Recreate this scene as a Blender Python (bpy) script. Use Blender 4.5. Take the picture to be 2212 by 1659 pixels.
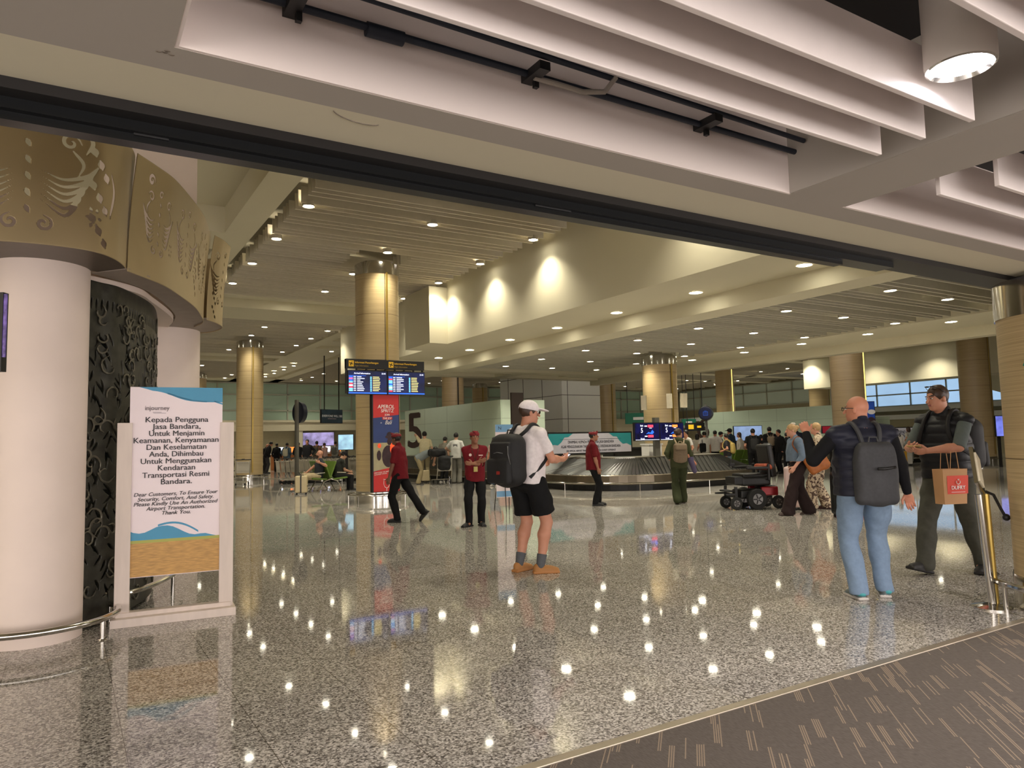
import bpy, bmesh, math, random
import numpy as np
from mathutils import Vector, Matrix
random.seed(7)
S = bpy.context.scene
for o in list(bpy.data.objects): bpy.data.objects.remove(o)
COL = S.collection
# ---------------------------------------------------------------- camera
F_, PITCH, ROLL, YAW, HC = 1576.8, 0.07994, -0.02251, 1.02227, 1.45
cp, sp, cr, sr = math.cos(PITCH), math.sin(PITCH), math.cos(ROLL), math.sin(ROLL)
def h2w(v): return Vector((v[0]*math.sin(YAW)+v[1]*math.cos(YAW), -v[0]*math.cos(YAW)+v[1]*math.sin(YAW), v[2]))
rt = h2w((cr, -sp*sr, cp*sr)); up = h2w((-sr, -sp*cr, cp*cr)); fw = h2w((0, cp, sp))
cam = bpy.data.cameras.new('camera'); camo = bpy.data.objects.new('camera', cam); COL.objects.link(camo)
cam.sensor_width = 36; cam.lens = 36*F_/2212; cam.clip_start = 0.05; cam.clip_end = 400
M = Matrix.Identity(4)
for i in range(3): M[i][0], M[i][1], M[i][2] = rt[i], up[i], -fw[i]
M[2][3] = HC
camo.matrix_world = M; S.camera = camo
S.view_settings.view_transform = 'Standard'; S.view_settings.look = 'None'
S.view_settings.exposure = 1.0; S.view_settings.gamma = 1; S.view_settings.use_curve_mapping = False
W = bpy.data.worlds.new('world'); S.world = W; W.use_nodes = True
W.node_tree.nodes['Background'].inputs[0].default_value = (1.0, 0.91, 0.86, 1)
W.node_tree.nodes['Background'].inputs[1].default_value = 2.5
HALL_W, NEAR_W = 132.0, 85.0          # lamp powers
HALL_C, NEAR_C = (1.0, 0.925, 0.73), (1.0, 0.90, 0.86)
# ---------------------------------------------------------------- pixel helpers (a point on a real plane)
def ray(px, py):
    X = (px-1106)/F_; Z = -(py-829.5)/F_
    x = cr*X-sr*Z; z = sr*X+cr*Z
    return h2w((x, cp-z*sp, sp+z*cp))
def Pz(px, py, z=0.0):
    r = ray(px, py); t = (z-HC)/r.z; return Vector((r.x*t, r.y*t, z))
def PF(px, py, D):
    r = ray(px, py); t = D/(r.x*math.cos(YAW)+r.y*math.sin(YAW)); return Vector((r.x*t, r.y*t, HC+r.z*t))
CR = Vector((math.sin(YAW), -math.cos(YAW), 0)); CF = Vector((math.cos(YAW), math.sin(YAW), 0))
# ---------------------------------------------------------------- materials
MATS = {}
def lin(c):
    return tuple((x/12.92 if x <= .04045 else ((x+.055)/1.055)**2.4) for x in [v/255 for v in c])
def mat(name, c, rough=.6, metal=0., emit=0., var=.06, scale=9., bump=0., spec=.5, stretch=(1, 1, 1), alpha=None, trans=0., sheen=0.):
    if name in MATS: return MATS[name]
    m = bpy.data.materials.new(name); m.use_nodes = True; MATS[name] = m
    nt = m.node_tree; b = nt.nodes['Principled BSDF']; c = lin(c)
    b.inputs['Base Color'].default_value = (*c, 1); b.inputs['Roughness'].default_value = rough
    b.inputs['Metallic'].default_value = metal; b.inputs['Specular IOR Level'].default_value = spec
    if trans: b.inputs['Transmission Weight'].default_value = trans
    if emit:
        b.inputs['Emission Color'].default_value = (*c, 1); b.inputs['Emission Strength'].default_value = emit
    if var or bump:
        tc = nt.nodes.new('ShaderNodeTexCoord'); mp = nt.nodes.new('ShaderNodeMapping'); nz = nt.nodes.new('ShaderNodeTexNoise')
        mp.inputs['Scale'].default_value = stretch; nz.inputs['Scale'].default_value = scale; nz.inputs['Detail'].default_value = 4
        nt.links.new(tc.outputs['Object'], mp.inputs[0]); nt.links.new(mp.outputs[0], nz.inputs['Vector'])
        if var:
            r = nt.nodes.new('ShaderNodeValToRGB')
            r.color_ramp.elements[0].position = .3; r.color_ramp.elements[1].position = .7
            r.color_ramp.elements[0].color = tuple(x*(1-var) for x in c)+(1,); r.color_ramp.elements[1].color = tuple(min(1, x*(1+var)) for x in c)+(1,)
            nt.links.new(nz.outputs[0], r.inputs[0]); nt.links.new(r.outputs[0], b.inputs['Base Color'])
            if emit: nt.links.new(r.outputs[0], b.inputs['Emission Color'])
        if bump:
            bp = nt.nodes.new('ShaderNodeBump'); bp.inputs['Strength'].default_value = bump; bp.inputs['Distance'].default_value = .02
            nt.links.new(nz.outputs[0], bp.inputs['Height']); nt.links.new(bp.outputs[0], b.inputs['Normal'])
    return m
def granite():
    m = bpy.data.materials.new('polished_granite'); m.use_nodes = True; nt = m.node_tree; b = nt.nodes['Principled BSDF']
    N, L = nt.nodes.new, nt.links.new
    g = N('ShaderNodeNewGeometry'); sep = N('ShaderNodeSeparateXYZ'); L(g.outputs['Position'], sep.inputs[0])
    vo = N('ShaderNodeTexVoronoi'); vo.inputs['Scale'].default_value = 95; L(g.outputs['Position'], vo.inputs['Vector'])
    nz = N('ShaderNodeTexNoise'); nz.inputs['Scale'].default_value = 60; nz.inputs['Detail'].default_value = 5; L(g.outputs['Position'], nz.inputs['Vector'])
    big = N('ShaderNodeTexNoise'); big.inputs['Scale'].default_value = .8; L(g.outputs['Position'], big.inputs['Vector'])
    sc = N('ShaderNodeSeparateColor'); L(vo.outputs['Color'], sc.inputs[0])
    ad = N('ShaderNodeMath'); ad.operation = 'ADD'; L(sc.outputs[0], ad.inputs[0]); L(nz.outputs[0], ad.inputs[1])
    r = N('ShaderNodeValToRGB'); cr_ = r.color_ramp; cr_.elements[0].position = .42; cr_.elements[1].position = 1.0
    cr_.elements[0].color = (*lin((80, 76, 73)), 1); cr_.elements[1].color = (*lin((214, 209, 202)), 1)
    e = cr_.elements.new(.6); e.color = (*lin((128, 123, 117)), 1); e = cr_.elements.new(.82); e.color = (*lin((174, 169, 161)), 1)
    hv = N('ShaderNodeMath'); hv.operation = 'MULTIPLY_ADD'; hv.inputs[1].default_value = .62; hv.inputs[2].default_value = .13
    L(ad.outputs[0], hv.inputs[0]); L(hv.outputs[0], r.inputs[0])
    # per tile tone and joints, tiles 0.6 m
    def tile(out, off):
        a = N('ShaderNodeMath'); a.operation = 'ADD'; a.inputs[1].default_value = off; L(out, a.inputs[0])
        d = N('ShaderNodeMath'); d.operation = 'DIVIDE'; d.inputs[1].default_value = .6; L(a.outputs[0], d.inputs[0])
        f = N('ShaderNodeMath'); f.operation = 'FRACT'; L(d.outputs[0], f.inputs[0])
        p = N('ShaderNodeMath'); p.operation = 'PINGPONG'; p.inputs[1].default_value = .5; L(f.outputs[0], p.inputs[0])
        fl = N('ShaderNodeMath'); fl.operation = 'FLOOR'; L(d.outputs[0], fl.inputs[0])
        return p, fl
    px_, fx = tile(sep.outputs[0], 60-.28); py_, fy = tile(sep.outputs[1], 60-.25)
    mn = N('ShaderNodeMath'); mn.operation = 'MINIMUM'; L(px_.outputs[0], mn.inputs[0]); L(py_.outputs[0], mn.inputs[1])
    jt = N('ShaderNodeMath'); jt.operation = 'LESS_THAN'; jt.inputs[1].default_value = .0028; L(mn.outputs[0], jt.inputs[0])
    cb = N('ShaderNodeCombineXYZ'); L(fx.outputs[0], cb.inputs[0]); L(fy.outputs[0], cb.inputs[1])
    wn = N('ShaderNodeTexWhiteNoise'); wn.noise_dimensions = '3D'; L(cb.outputs[0], wn.inputs['Vector'])
    mr = N('ShaderNodeMapRange'); mr.inputs['To Min'].default_value = .90; mr.inputs['To Max'].default_value = 1.06; L(wn.outputs[0], mr.inputs['Value'])
    mx = N('ShaderNodeMix'); mx.data_type = 'RGBA'; mx.blend_type = 'MULTIPLY'; mx.inputs[0].default_value = 1
    L(r.outputs[0], mx.inputs[6]); cc = N('ShaderNodeCombineColor'); [L(mr.outputs[0], cc.inputs[i]) for i in range(3)]; L(cc.outputs[0], mx.inputs[7])
    mj = N('ShaderNodeMix'); mj.data_type = 'RGBA'; L(jt.outputs[0], mj.inputs[0]); L(mx.outputs[2], mj.inputs[6]); mj.inputs[7].default_value = (*lin((70, 62, 54)), 1)
    # pale inlay lines in the floor
    def band(out, at, w):
        a = N('ShaderNodeMath'); a.operation = 'SUBTRACT'; a.inputs[1].default_value = at; L(out, a.inputs[0])
        b_ = N('ShaderNodeMath'); b_.operation = 'ABSOLUTE'; L(a.outputs[0], b_.inputs[0])
        c_ = N('ShaderNodeMath'); c_.operation = 'LESS_THAN'; c_.inputs[1].default_value = w; L(b_.outputs[0], c_.inputs[0]); return c_
    last = mj.outputs[2]
    for out, at in ((1, 11.42), (1, 14.6)):
        bd = band(sep.outputs[out], at, .012); q = N('ShaderNodeMix'); q.data_type = 'RGBA'
        L(bd.outputs[0], q.inputs[0]); L(last, q.inputs[6]); q.inputs[7].default_value = (*lin((190, 180, 162)), 1); last = q.outputs[2]
    L(last, b.inputs['Base Color'])
    b.inputs['Roughness'].default_value = .045; b.inputs['Specular IOR Level'].default_value = .42
    w = N('ShaderNodeTexNoise'); w.inputs['Scale'].default_value = 2.2; w.inputs['Detail'].default_value = 3; L(g.outputs['Position'], w.inputs['Vector'])
    bp = N('ShaderNodeBump'); bp.inputs['Strength'].default_value = .012; bp.inputs['Distance'].default_value = .02
    L(w.outputs[0], bp.inputs['Height']); L(bp.outputs[0], b.inputs['Normal'])
    return m
def carpet():
    m = bpy.data.materials.new('striped_carpet'); m.use_nodes = True; nt = m.node_tree; b = nt.nodes['Principled BSDF']
    N, L = nt.nodes.new, nt.links.new
    g = N('ShaderNodeNewGeometry'); sep = N('ShaderNodeSeparateXYZ'); L(g.outputs['Position'], sep.inputs[0])
    def mth(op, a, b_=None, c=None):
        n = N('ShaderNodeMath'); n.operation = op
        for i, v in enumerate((a, b_, c)):
            if v is None: continue
            if isinstance(v, (int, float)): n.inputs[i].default_value = v
            else: L(v, n.inputs[i])
        return n.outputs[0]
    U_ = mth('MULTIPLY', mth('SUBTRACT', sep.outputs[0], sep.outputs[1]), .7071); V_ = mth('MULTIPLY', mth('ADD', sep.outputs[0], sep.outputs[1]), .7071)
    x = mth('MULTIPLY', U_, 96.); cx = mth('FLOOR', x); fx = mth('FRACT', x)
    gx = mth('FLOOR', mth('MULTIPLY', cx, .25))                # groups of three lines
    c1 = N('ShaderNodeCombineXYZ'); L(gx, c1.inputs[0]); w1 = N('ShaderNodeTexWhiteNoise'); w1.noise_dimensions = '3D'; L(c1.outputs[0], w1.inputs['Vector'])
    y = mth('ADD', mth('MULTIPLY', V_, 4.2), mth('MULTIPLY', w1.outputs[0], 9.)); ry = mth('FLOOR', y)
    c2 = N('ShaderNodeCombineXYZ'); L(gx, c2.inputs[0]); L(ry, c2.inputs[1]); w2 = N('ShaderNodeTexWhiteNoise'); w2.noise_dimensions = '3D'; L(c2.outputs[0], w2.inputs['Vector'])
    c3 = N('ShaderNodeCombineXYZ'); L(cx, c3.inputs[0]); L(ry, c3.inputs[1]); w3 = N('ShaderNodeTexWhiteNoise'); w3.noise_dimensions = '3D'; L(c3.outputs[0], w3.inputs['Vector'])
    on = mth('MULTIPLY', mth('GREATER_THAN', w2.outputs[0], .62), mth('GREATER_THAN', w3.outputs[0], .55))
    on = mth('MULTIPLY', on, mth('MULTIPLY', mth('GREATER_THAN', fx, .12), mth('LESS_THAN', fx, .66)))
    fine = N('ShaderNodeTexNoise'); fine.inputs['Scale'].default_value = 1; mp = N('ShaderNodeMapping'); mp.inputs['Rotation'].default_value = (0, 0, .7854); mp.inputs['Scale'].default_value = (260, 30, 1)
    L(g.outputs['Position'], mp.inputs[0]); L(mp.outputs[0], fine.inputs['Vector'])
    rr = N('ShaderNodeValToRGB'); rr.color_ramp.elements[0].position = .3; rr.color_ramp.elements[1].position = .7
    rr.color_ramp.elements[0].color = (*lin((82, 76, 71)), 1); rr.color_ramp.elements[1].color = (*lin((104, 97, 90)), 1); L(fine.outputs[0], rr.inputs[0])
    mx = N('ShaderNodeMix'); mx.data_type = 'RGBA'; L(on, mx.inputs[0]); L(rr.outputs[0], mx.inputs[6]); mx.inputs[7].default_value = (*lin((140, 125, 108)), 1)
    L(mx.outputs[2], b.inputs['Base Color']); b.inputs['Roughness'].default_value = .95; b.inputs['Specular IOR Level'].default_value = .1
    bp = N('ShaderNodeBump'); bp.inputs['Strength'].default_value = .3; bp.inputs['Distance'].default_value = .004; L(fine.outputs[0], bp.inputs['Height']); L(bp.outputs[0], b.inputs['Normal'])
    return m
def veneer():
    m = bpy.data.materials.new('woven_veneer'); m.use_nodes = True; nt = m.node_tree; b = nt.nodes['Principled BSDF']
    N, L = nt.nodes.new, nt.links.new
    tc = N('ShaderNodeTexCoord'); mp = N('ShaderNodeMapping'); mp.inputs['Scale'].default_value = (.5, .5, 150)
    nz = N('ShaderNodeTexNoise'); nz.inputs['Scale'].default_value = 1.; nz.inputs['Detail'].default_value = 3
    L(tc.outputs['Object'], mp.inputs[0]); L(mp.outputs[0], nz.inputs['Vector'])
    r = N('ShaderNodeValToRGB'); r.color_ramp.elements[0].position = .35; r.color_ramp.elements[1].position = .62
    r.color_ramp.elements[0].color = (*lin((168, 146, 108)), 1); r.color_ramp.elements[1].color = (*lin((192, 170, 128)), 1)
    L(nz.outputs[0], r.inputs[0])
    sep = N('ShaderNodeSeparateXYZ'); L(tc.outputs['Object'], sep.inputs[0])
    d = N('ShaderNodeMath'); d.operation = 'DIVIDE'; d.inputs[1].default_value = 1.22; L(sep.outputs[2], d.inputs[0])
    f = N('ShaderNodeMath'); f.operation = 'FRACT'; L(d.outputs[0], f.inputs[0])
    lt = N('ShaderNodeMath'); lt.operation = 'LESS_THAN'; lt.inputs[1].default_value = .008; L(f.outputs[0], lt.inputs[0])
    mx = N('ShaderNodeMix'); mx.data_type = 'RGBA'; L(lt.outputs[0], mx.inputs[0]); L(r.outputs[0], mx.inputs[6]); mx.inputs[7].default_value = (*lin((100, 80, 52)), 1)
    L(mx.outputs[2], b.inputs['Base Color']); b.inputs['Roughness'].default_value = .42
    return m
# ---------------------------------------------------------------- object helpers
def tag(o, label=None, cat=None, group=None, kind=None):
    if label: o['label'] = label
    if cat: o['category'] = cat
    if group: o['group'] = group
    if kind: o['kind'] = kind
    return o
def empty(name, loc=(0, 0, 0), rz=0, label=None, cat=None, group=None):
    o = bpy.data.objects.new(name, None); COL.objects.link(o); o.location = loc; o.rotation_euler = (0, 0, rz); o.empty_display_size = .05
    return tag(o, label, cat, group)
class MB:
    def __init__(s): s.v = []; s.f = []; s.mi = []; s.m = 0
    def quad(s, *p):
        n = len(s.v); s.v += [tuple(q) for q in p]; s.f.append(tuple(range(n, n+len(p)))); s.mi.append(s.m); return s
    def box(s, c, d, rz=0, M=None):
        x, y, z = [k/2 for k in d]; n = len(s.v)
        R = Matrix.Rotation(rz, 3, 'Z') if M is None else M
        for a in (-1, 1):
            for b in (-1, 1):
                for e in (-1, 1): s.v.append(tuple(Vector(c)+R @ Vector((a*x, b*y, e*z))))
        for q in ((0, 1, 3, 2), (4, 6, 7, 5), (0, 4, 5, 1), (2, 3, 7, 6), (0, 2, 6, 4), (1, 5, 7, 3)):
            s.f.append(tuple(n+i for i in q)); s.mi.append(s.m)
        return s
    def bb(s, a, b):  # box from corner to corner
        return s.box([(a[i]+b[i])/2 for i in range(3)], [abs(a[i]-b[i]) for i in range(3)])
    def cyl(s, a, b, r, r2=None, seg=20, cap=True):
        a = Vector(a); b = Vector(b); r2 = r if r2 is None else r2
        d = (b-a).normalized(); u = d.orthogonal().normalized(); w = d.cross(u); n = len(s.v)
        for k in range(seg):
            t = 2*math.pi*k/seg; q = u*math.cos(t)+w*math.sin(t); s.v.append(tuple(a+q*r)); s.v.append(tuple(b+q*r2))
        for k in range(seg):
            i, j = n+2*k, n+2*((k+1) % seg); s.f.append((i, j, j+1, i+1)); s.mi.append(s.m)
        if cap:
            s.f.append(tuple(n+2*k for k in range(seg))[::-1]); s.f.append(tuple(n+2*k+1 for k in range(seg))); s.mi += [s.m, s.m]
        return s
    def tube(s, pts, r, seg=10, closed=False):
        P = [Vector(p) for p in pts]; n0 = len(s.v); N = len(P); prev = None
        for i, p in enumerate(P):
            if closed: d = (P[(i+1) % N]-P[i-1]).normalized()
            else: d = (P[min(i+1, N-1)]-P[max(i-1, 0)]).normalized()
            if prev is None: u = d.orthogonal().normalized()
            else: u = (prev-d*prev.dot(d)).normalized()
            prev = u; w = d.cross(u); rr = r[i] if isinstance(r, (list, tuple)) else r
            for k in range(seg):
                t = 2*math.pi*k/seg; s.v.append(tuple(p+(u*math.cos(t)+w*math.sin(t))*rr))
        for i in range(N if closed else N-1):
            for k in range(seg):
                a = n0+i*seg; b = n0+((i+1) % N)*seg; k2 = (k+1) % seg
                s.f.append((a+k, a+k2, b+k2, b+k)); s.mi.append(s.m)
        if not closed:
            s.f.append(tuple(range(n0, n0+seg))[::-1]); s.f.append(tuple(range(n0+(N-1)*seg, n0+N*seg))); s.mi += [s.m, s.m]
        return s
    def lathe(s, c, prof, seg=32, cap=True):
        c = Vector(c); n = len(s.v)
        for r, z in prof:
            for k in range(seg):
                t = 2*math.pi*k/seg; s.v.append((c.x+r*math.cos(t), c.y+r*math.sin(t), c.z+z))
        for i in range(len(prof)-1):
            for k in range(seg):
                k2 = (k+1) % seg; s.f.append((n+i*seg+k, n+i*seg+k2, n+(i+1)*seg+k2, n+(i+1)*seg+k)); s.mi.append(s.m)
        if cap:
            s.f.append(tuple(range(n, n+seg))[::-1]); e = n+(len(prof)-1)*seg; s.f.append(tuple(range(e, e+seg))); s.mi += [s.m, s.m]
        return s
    def ball(s, c, r, seg=14, R=None):
        c = Vector(c); r = (r, r, r) if isinstance(r, (int, float)) else r; n = len(s.v); rings = seg//2
        for i in range(rings+1):
            ph = math.pi*i/rings
            for k in range(seg):
                t = 2*math.pi*k/seg; v = Vector((r[0]*math.sin(ph)*math.cos(t), r[1]*math.sin(ph)*math.sin(t), r[2]*math.cos(ph)))
                if R is not None: v = R @ v
                s.v.append(tuple(c+v))
        for i in range(rings):
            for k in range(seg):
                k2 = (k+1) % seg; s.f.append((n+i*seg+k, n+(i+1)*seg+k, n+(i+1)*seg+k2, n+i*seg+k2)); s.mi.append(s.m)
        return s
    def prism(s, poly, z0, z1):
        n = len(s.v); k = len(poly)
        for x, y in poly: s.v.append((x, y, z0))
        for x, y in poly: s.v.append((x, y, z1))
        s.f.append(tuple(range(n, n+k))[::-1]); s.f.append(tuple(range(n+k, n+2*k))); s.mi += [s.m]*2
        for i in range(k):
            j = (i+1) % k; s.f.append((n+i, n+j, n+k+j, n+k+i)); s.mi.append(s.m)
        return s
    def build(s, name, mats, parent=None, smooth=False, bevel=0, **kw):
        me = bpy.data.meshes.new(name); me.from_pydata(s.v, [], s.f)
        if not isinstance(mats, (list, tuple)): mats = [mats]
        for m in mats: me.materials.append(m)
        me.polygons.foreach_set('material_index', s.mi)
        if smooth: me.polygons.foreach_set('use_smooth', [True]*len(s.f))
        me.update(); o = bpy.data.objects.new(name, me); COL.objects.link(o)
        if smooth == 'auto': me.set_sharp_from_angle(angle=math.radians(35))
        if bevel:
            b = o.modifiers.new('bevel', 'BEVEL'); b.width = bevel; b.segments = 2; b.limit_method = 'ANGLE'
        if parent: o.parent = parent
        return tag(o, **kw)
def recenter(o):
    """move a top-level mesh's origin to the bottom centre of its geometry"""
    me = o.data; co = np.empty(len(me.vertices)*3); me.vertices.foreach_get('co', co); co = co.reshape(-1, 3)
    c = np.array([(co[:, 0].min()+co[:, 0].max())/2, (co[:, 1].min()+co[:, 1].max())/2, co[:, 2].min()])
    me.vertices.foreach_set('co', (co-c).ravel()); me.update(); o.location = Vector(c)+o.location
    return o
def copy_tree(o, parent=None):
    c = o.copy(); COL.objects.link(c)
    if parent: c.parent = parent
    for ch in list(o.children): copy_tree(ch, c)
    return c
def text(name, s, size, m, parent=None, loc=(0, 0, 0), rot=(math.pi/2, 0, 0), align='CENTER', bold=0., shear=0., sx=1., ext=.0012, fit=None, **kw):
    cu = bpy.data.curves.new(name, 'FONT'); cu.body = s; cu.size = size; cu.align_x = align; cu.extrude = ext; cu.offset = bold*size; cu.shear = shear; cu.space_line = kw.pop('line', 1.0)
    cu.offset = 0; cu.resolution_u = 3
    to = bpy.data.objects.new(name, cu); COL.objects.link(to); bpy.context.view_layer.update()
    me = bpy.data.meshes.new_from_object(to.evaluated_get(bpy.context.evaluated_depsgraph_get())); bpy.data.objects.remove(to)
    if fit: xs = [v.co.x for v in me.vertices]; sx = fit/(max(xs)-min(xs))
    me.materials.clear()
    if bold:      # heavier strokes: the same glyphs laid over each other slightly apart
        bm_ = bmesh.new(); bw_ = max(bold, .012)*size
        for dx, dz in ((-bw_, 0), (bw_, 0), (0, bw_*.6)): m2 = me.copy(); m2.transform(Matrix.Translation((dx, dz, dx*.05))); bm_.from_mesh(m2); bpy.data.meshes.remove(m2)
        bm_.to_mesh(me); bm_.free()
    me.materials.append(m); me.transform(Matrix.Diagonal((sx, 1, 1, 1)))
    o = bpy.data.objects.new(name, me); COL.objects.link(o); o.location = loc; o.rotation_euler = rot
    if parent: o.parent = parent
    return tag(o, **kw)
def plate(name, w, h, m, parent, loc, rz=0, t=.02, **kw):   # upright board in local XZ
    b = MB().box((0, 0, h/2), (w, t, h)); o = b.build(name, m, parent, **kw); o.location = loc; o.rotation_euler = (0, 0, rz); return o
def PY(px, py, Y): r = ray(px, py); t = Y/r.y; return Vector((r.x*t, Y, HC+r.z*t))
def PX(px, py, X): r = ray(px, py); t = X/r.x; return Vector((X, r.y*t, HC+r.z*t))
# ================================================================ materials in use
GR = granite(); CA = carpet(); VE = veneer()
hall_paint = mat('hall_paint', (214, 207, 182), .8, var=.02, scale=.7)
near_paint_shaded = mat('near_paint_shaded', (176, 169, 159), .8, var=.025, scale=1.3)  # ceiling paint toned down, the soffit's shade is put into the colour
baffle_paint = mat('baffle_paint', (240, 230, 226), .6, var=.02)  # paler than the soffit, the baffles' brighter light is put into the colour
slat_paint = mat('slat_paint', (206, 198, 178), .6, var=.03)
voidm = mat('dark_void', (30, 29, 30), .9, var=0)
chrome = mat('chrome', (205, 202, 196), .14, 1., var=0)
steel = mat('brushed_steel', (178, 174, 164), .32, 1., var=.12, scale=3, stretch=(1, 1, 14))
darksteel = mat('dark_metal', (46, 44, 44), .4, .6, var=.03)
black = mat('black_plastic', (20, 20, 21), .45, var=.05)
rubber = mat('black_rubber', (26, 26, 26), .8, var=.1)
lampglow = mat('lamp_glow', (255, 248, 226), .5, emit=20., var=0)
neonlamp = mat('near_lamp_glow', (240, 242, 255), .5, emit=16., var=0)
gold = mat('gold_strip', (196, 168, 92), .3, .8, var=.05)
goldlit = mat('lit_gold_strip', (250, 222, 120), .4, emit=.9, var=.05)
white = mat('white_paint', (226, 224, 220), .5, var=.02)
# ================================================================ setting
MB().bb((-12, 2.89, -.1), (75, 110, 0)).build('floor', GR, kind='structure')
MB().bb((-6, -6, -.1), (16, 2.83, .004)).build('floor.001', CA, kind='structure')
MB().bb((-6, 2.83, -.1), (16, 2.89, .012)).build('trim_1', mat('threshold_metal', (186, 176, 160), .35, .85, var=.08), kind='structure', bevel=.004)
# near zone ceiling, low
zc = 2.72
b = MB()
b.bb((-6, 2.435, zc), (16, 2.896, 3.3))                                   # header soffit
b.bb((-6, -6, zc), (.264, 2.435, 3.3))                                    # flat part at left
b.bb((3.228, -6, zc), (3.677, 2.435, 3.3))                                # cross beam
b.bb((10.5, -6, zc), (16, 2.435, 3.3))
b.build('ceiling', near_paint_shaded, kind='structure')
rec = mat('recess_paint_lit', (240, 228, 222), .75, var=.02, scale=1.3)  # lightened copy of the ceiling paint, recess light put into the colour
b = MB(); b.bb((.264, 2.423, zc+.001), (3.228, 2.435, 3.22)); b.bb((.264, -6, zc+.001), (.276, 2.423, 3.22)); b.bb((3.677, 2.423, zc+.001), (10.5, 2.435, 3.22)); b.build('trim_6', rec, kind='structure')  # thin facing boards added to carry the lightened colour
b = MB(); b.bb((3.216, -6, zc+.001), (3.228, 2.423, 3.22)); b.bb((3.677, -6, zc+.001), (3.689, 2.423, 3.22)); b.build('trim_7', near_paint_shaded, kind='structure')
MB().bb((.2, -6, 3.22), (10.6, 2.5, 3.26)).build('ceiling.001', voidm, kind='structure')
MB().bb((-6, 2.60, 2.72), (16, 2.93, 6.6)).build('wall_front', hall_paint, kind='structure')
q = Pz(772, 252, zc)
b = MB(); b.tube([(q.x+.10*math.cos(a), q.y+.045*math.sin(a)+.02*math.cos(a), zc-.001) for a in np.linspace(.2, 2.9, 14)], .0022, 6)
q = Pz(356, 113, zc); [b.ball((q.x+dx, q.y+dy, zc), (.010, .006, .002), 8) for dx, dy in ((0, 0), (.02, .006), (-.018, .004), (.006, -.012))]
b.build('trim_8', mat('plaster_scar', (120, 110, 98), .8, var=.3, scale=60), kind='structure')
# dark sliding door track below the header
t = empty('sliding_door_track', (3, 2.9, 2.62), 0, 'long dark metal sliding door track crossing overhead under the white header', 'door track')
d1, d2 = Vector((3, 2.9, 2.62)), None
b = MB().bb((-9, -.004, .06), (4.05, .24, .32)); b.build('frame', darksteel, t)
b = MB().bb((-9, .07, .02), (2.05, .205, .06)).bb((-9, .10, -.01), (1.5, .17, .03)); b.build('rail', mat('black_rail', (22, 24, 26), .3, .5, var=.03), t)
MB().box((-2.75, .14, .048), (.12, .10, .07)).build('sensor', black, t)
MB().box((-.9, .14, .048), (.22, .10, .07)).build('sensor', black, t)
# hall ceiling: downstand beams at 6.4
b = MB()
ZT = 6.4
def cb(x0, x1, y0, y1, z0=ZT, z1=7.3): b.bb((x0, y0, z0), (x1, y1, z1))
cb(3.0, 10.05, 2.93, 12.5)                       # soffit in front of first bay
cb(-12, 3.0, 2.93, 9.0); cb(-12, 3.0, 9.0, 17.4, 7.0, 7.3)
cb(3.0, 3.62, 12.5, 58)                          # long beam
cb(-12, 3.0, 17.4, 19); cb(-12, 3.0, 19, 60, 6.8, 7.3)
cb(3.62, 10.05, 24.5, 26.7, 6.72, 7.3)           # shallow coffer with a lamp
cb(3.62, 10.05, 24.5, 24.9); cb(3.62, 10.05, 26.6, 29.0)
cb(3.62, 10.05, 40, 41.2); cb(3.62, 10.05, 41.2, 42.6, 6.8); cb(3.62, 10.05, 42.6, 43.6)
cb(10.05, 10.6, 30.9, 58); cb(12.9, 13.6, 30.9, 58); cb(10.6, 12.9, 30.9, 58, 6.55)
cb(3.62, 13.6, 54, 58)
cb(10.6, 12.9, 33.5, 34.2); cb(10.6, 12.9, 36.3, 37)
for x0 in (20.5, 31.5): cb(x0, x0+.9, 25, 58)
cb(13.6, 60, 40, 41.2); cb(13.6, 60, 56, 60); cb(13.6, 36, 28.6, 30.4)
for y0 in (31.3, 44.6): cb(32, 56, y0, y0+.8)
for x0 in (39, 47.3): cb(x0, x0+.7, 25, 58)
b.build('ceiling.002', hall_paint, kind='structure')
# dropped bulkheads
b = MB()
b.bb((10.12, 2.93, 4.57), (12.0, 30.8, 6.9))
b.bb((9.5, 20.36, 4.57), (10.12, 22.25, 6.35))
b.bb((41.2, 5, 4.5), (43, 30.35, 6.9)); b.bb((40.6, 28.4, 4.45), (41.2, 30.3, 6.3))
b.build('ceiling.003', hall_paint, kind='structure')
# low ceiling strips round the low bay
b = MB()
b.bb((12.0, 2.93, 4.22), (12.75, 30.8, 5.2)); b.bb((12.75, 24.45, 4.22), (18.7, 25.2, 5.2)); b.bb((10.12, 24.9, 4.22), (12.0, 25.6, 4.57))
b.bb((12.75, 26.6, 4.22), (21.2, 27.2, 5.2)); b.bb((10.12, 27.0, 4.22), (12.0, 27.6, 4.57)); b.bb((15.4, 25.2, 4.22), (16, 26.6, 5.2)); b.bb((12.75, 25.2, 4.55), (21.2, 26.6, 4.7))
b.bb((18.7, 2.93, 4.30), (20.9, 27.2, 5.2)); b.bb((20.9, 2.93, 4.02), (21.3, 27.2, 5.6))
b.bb((12.75, 2.93, 4.22), (18.7, 3.4, 5.2))
b.build('ceiling.004', hall_paint, kind='structure')
# dark void above the slats
b = MB()
b.bb((3.6, 12.4, 6.95), (10.1, 24.6, 7.0)); b.bb((3.6, 28.9, 6.95), (10.1, 58, 7.0)); b.bb((12.7, 3.3, 4.9), (18.8, 24.6, 4.95)); b.bb((12.9, 25, 6.95), (75, 60, 7.0)); b.bb((20.9, 2.9, 6.95), (75, 25, 7.0))
b.build('ceiling.005', mat('ceiling_void', (136, 128, 110), .9, var=0), kind='structure')
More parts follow.
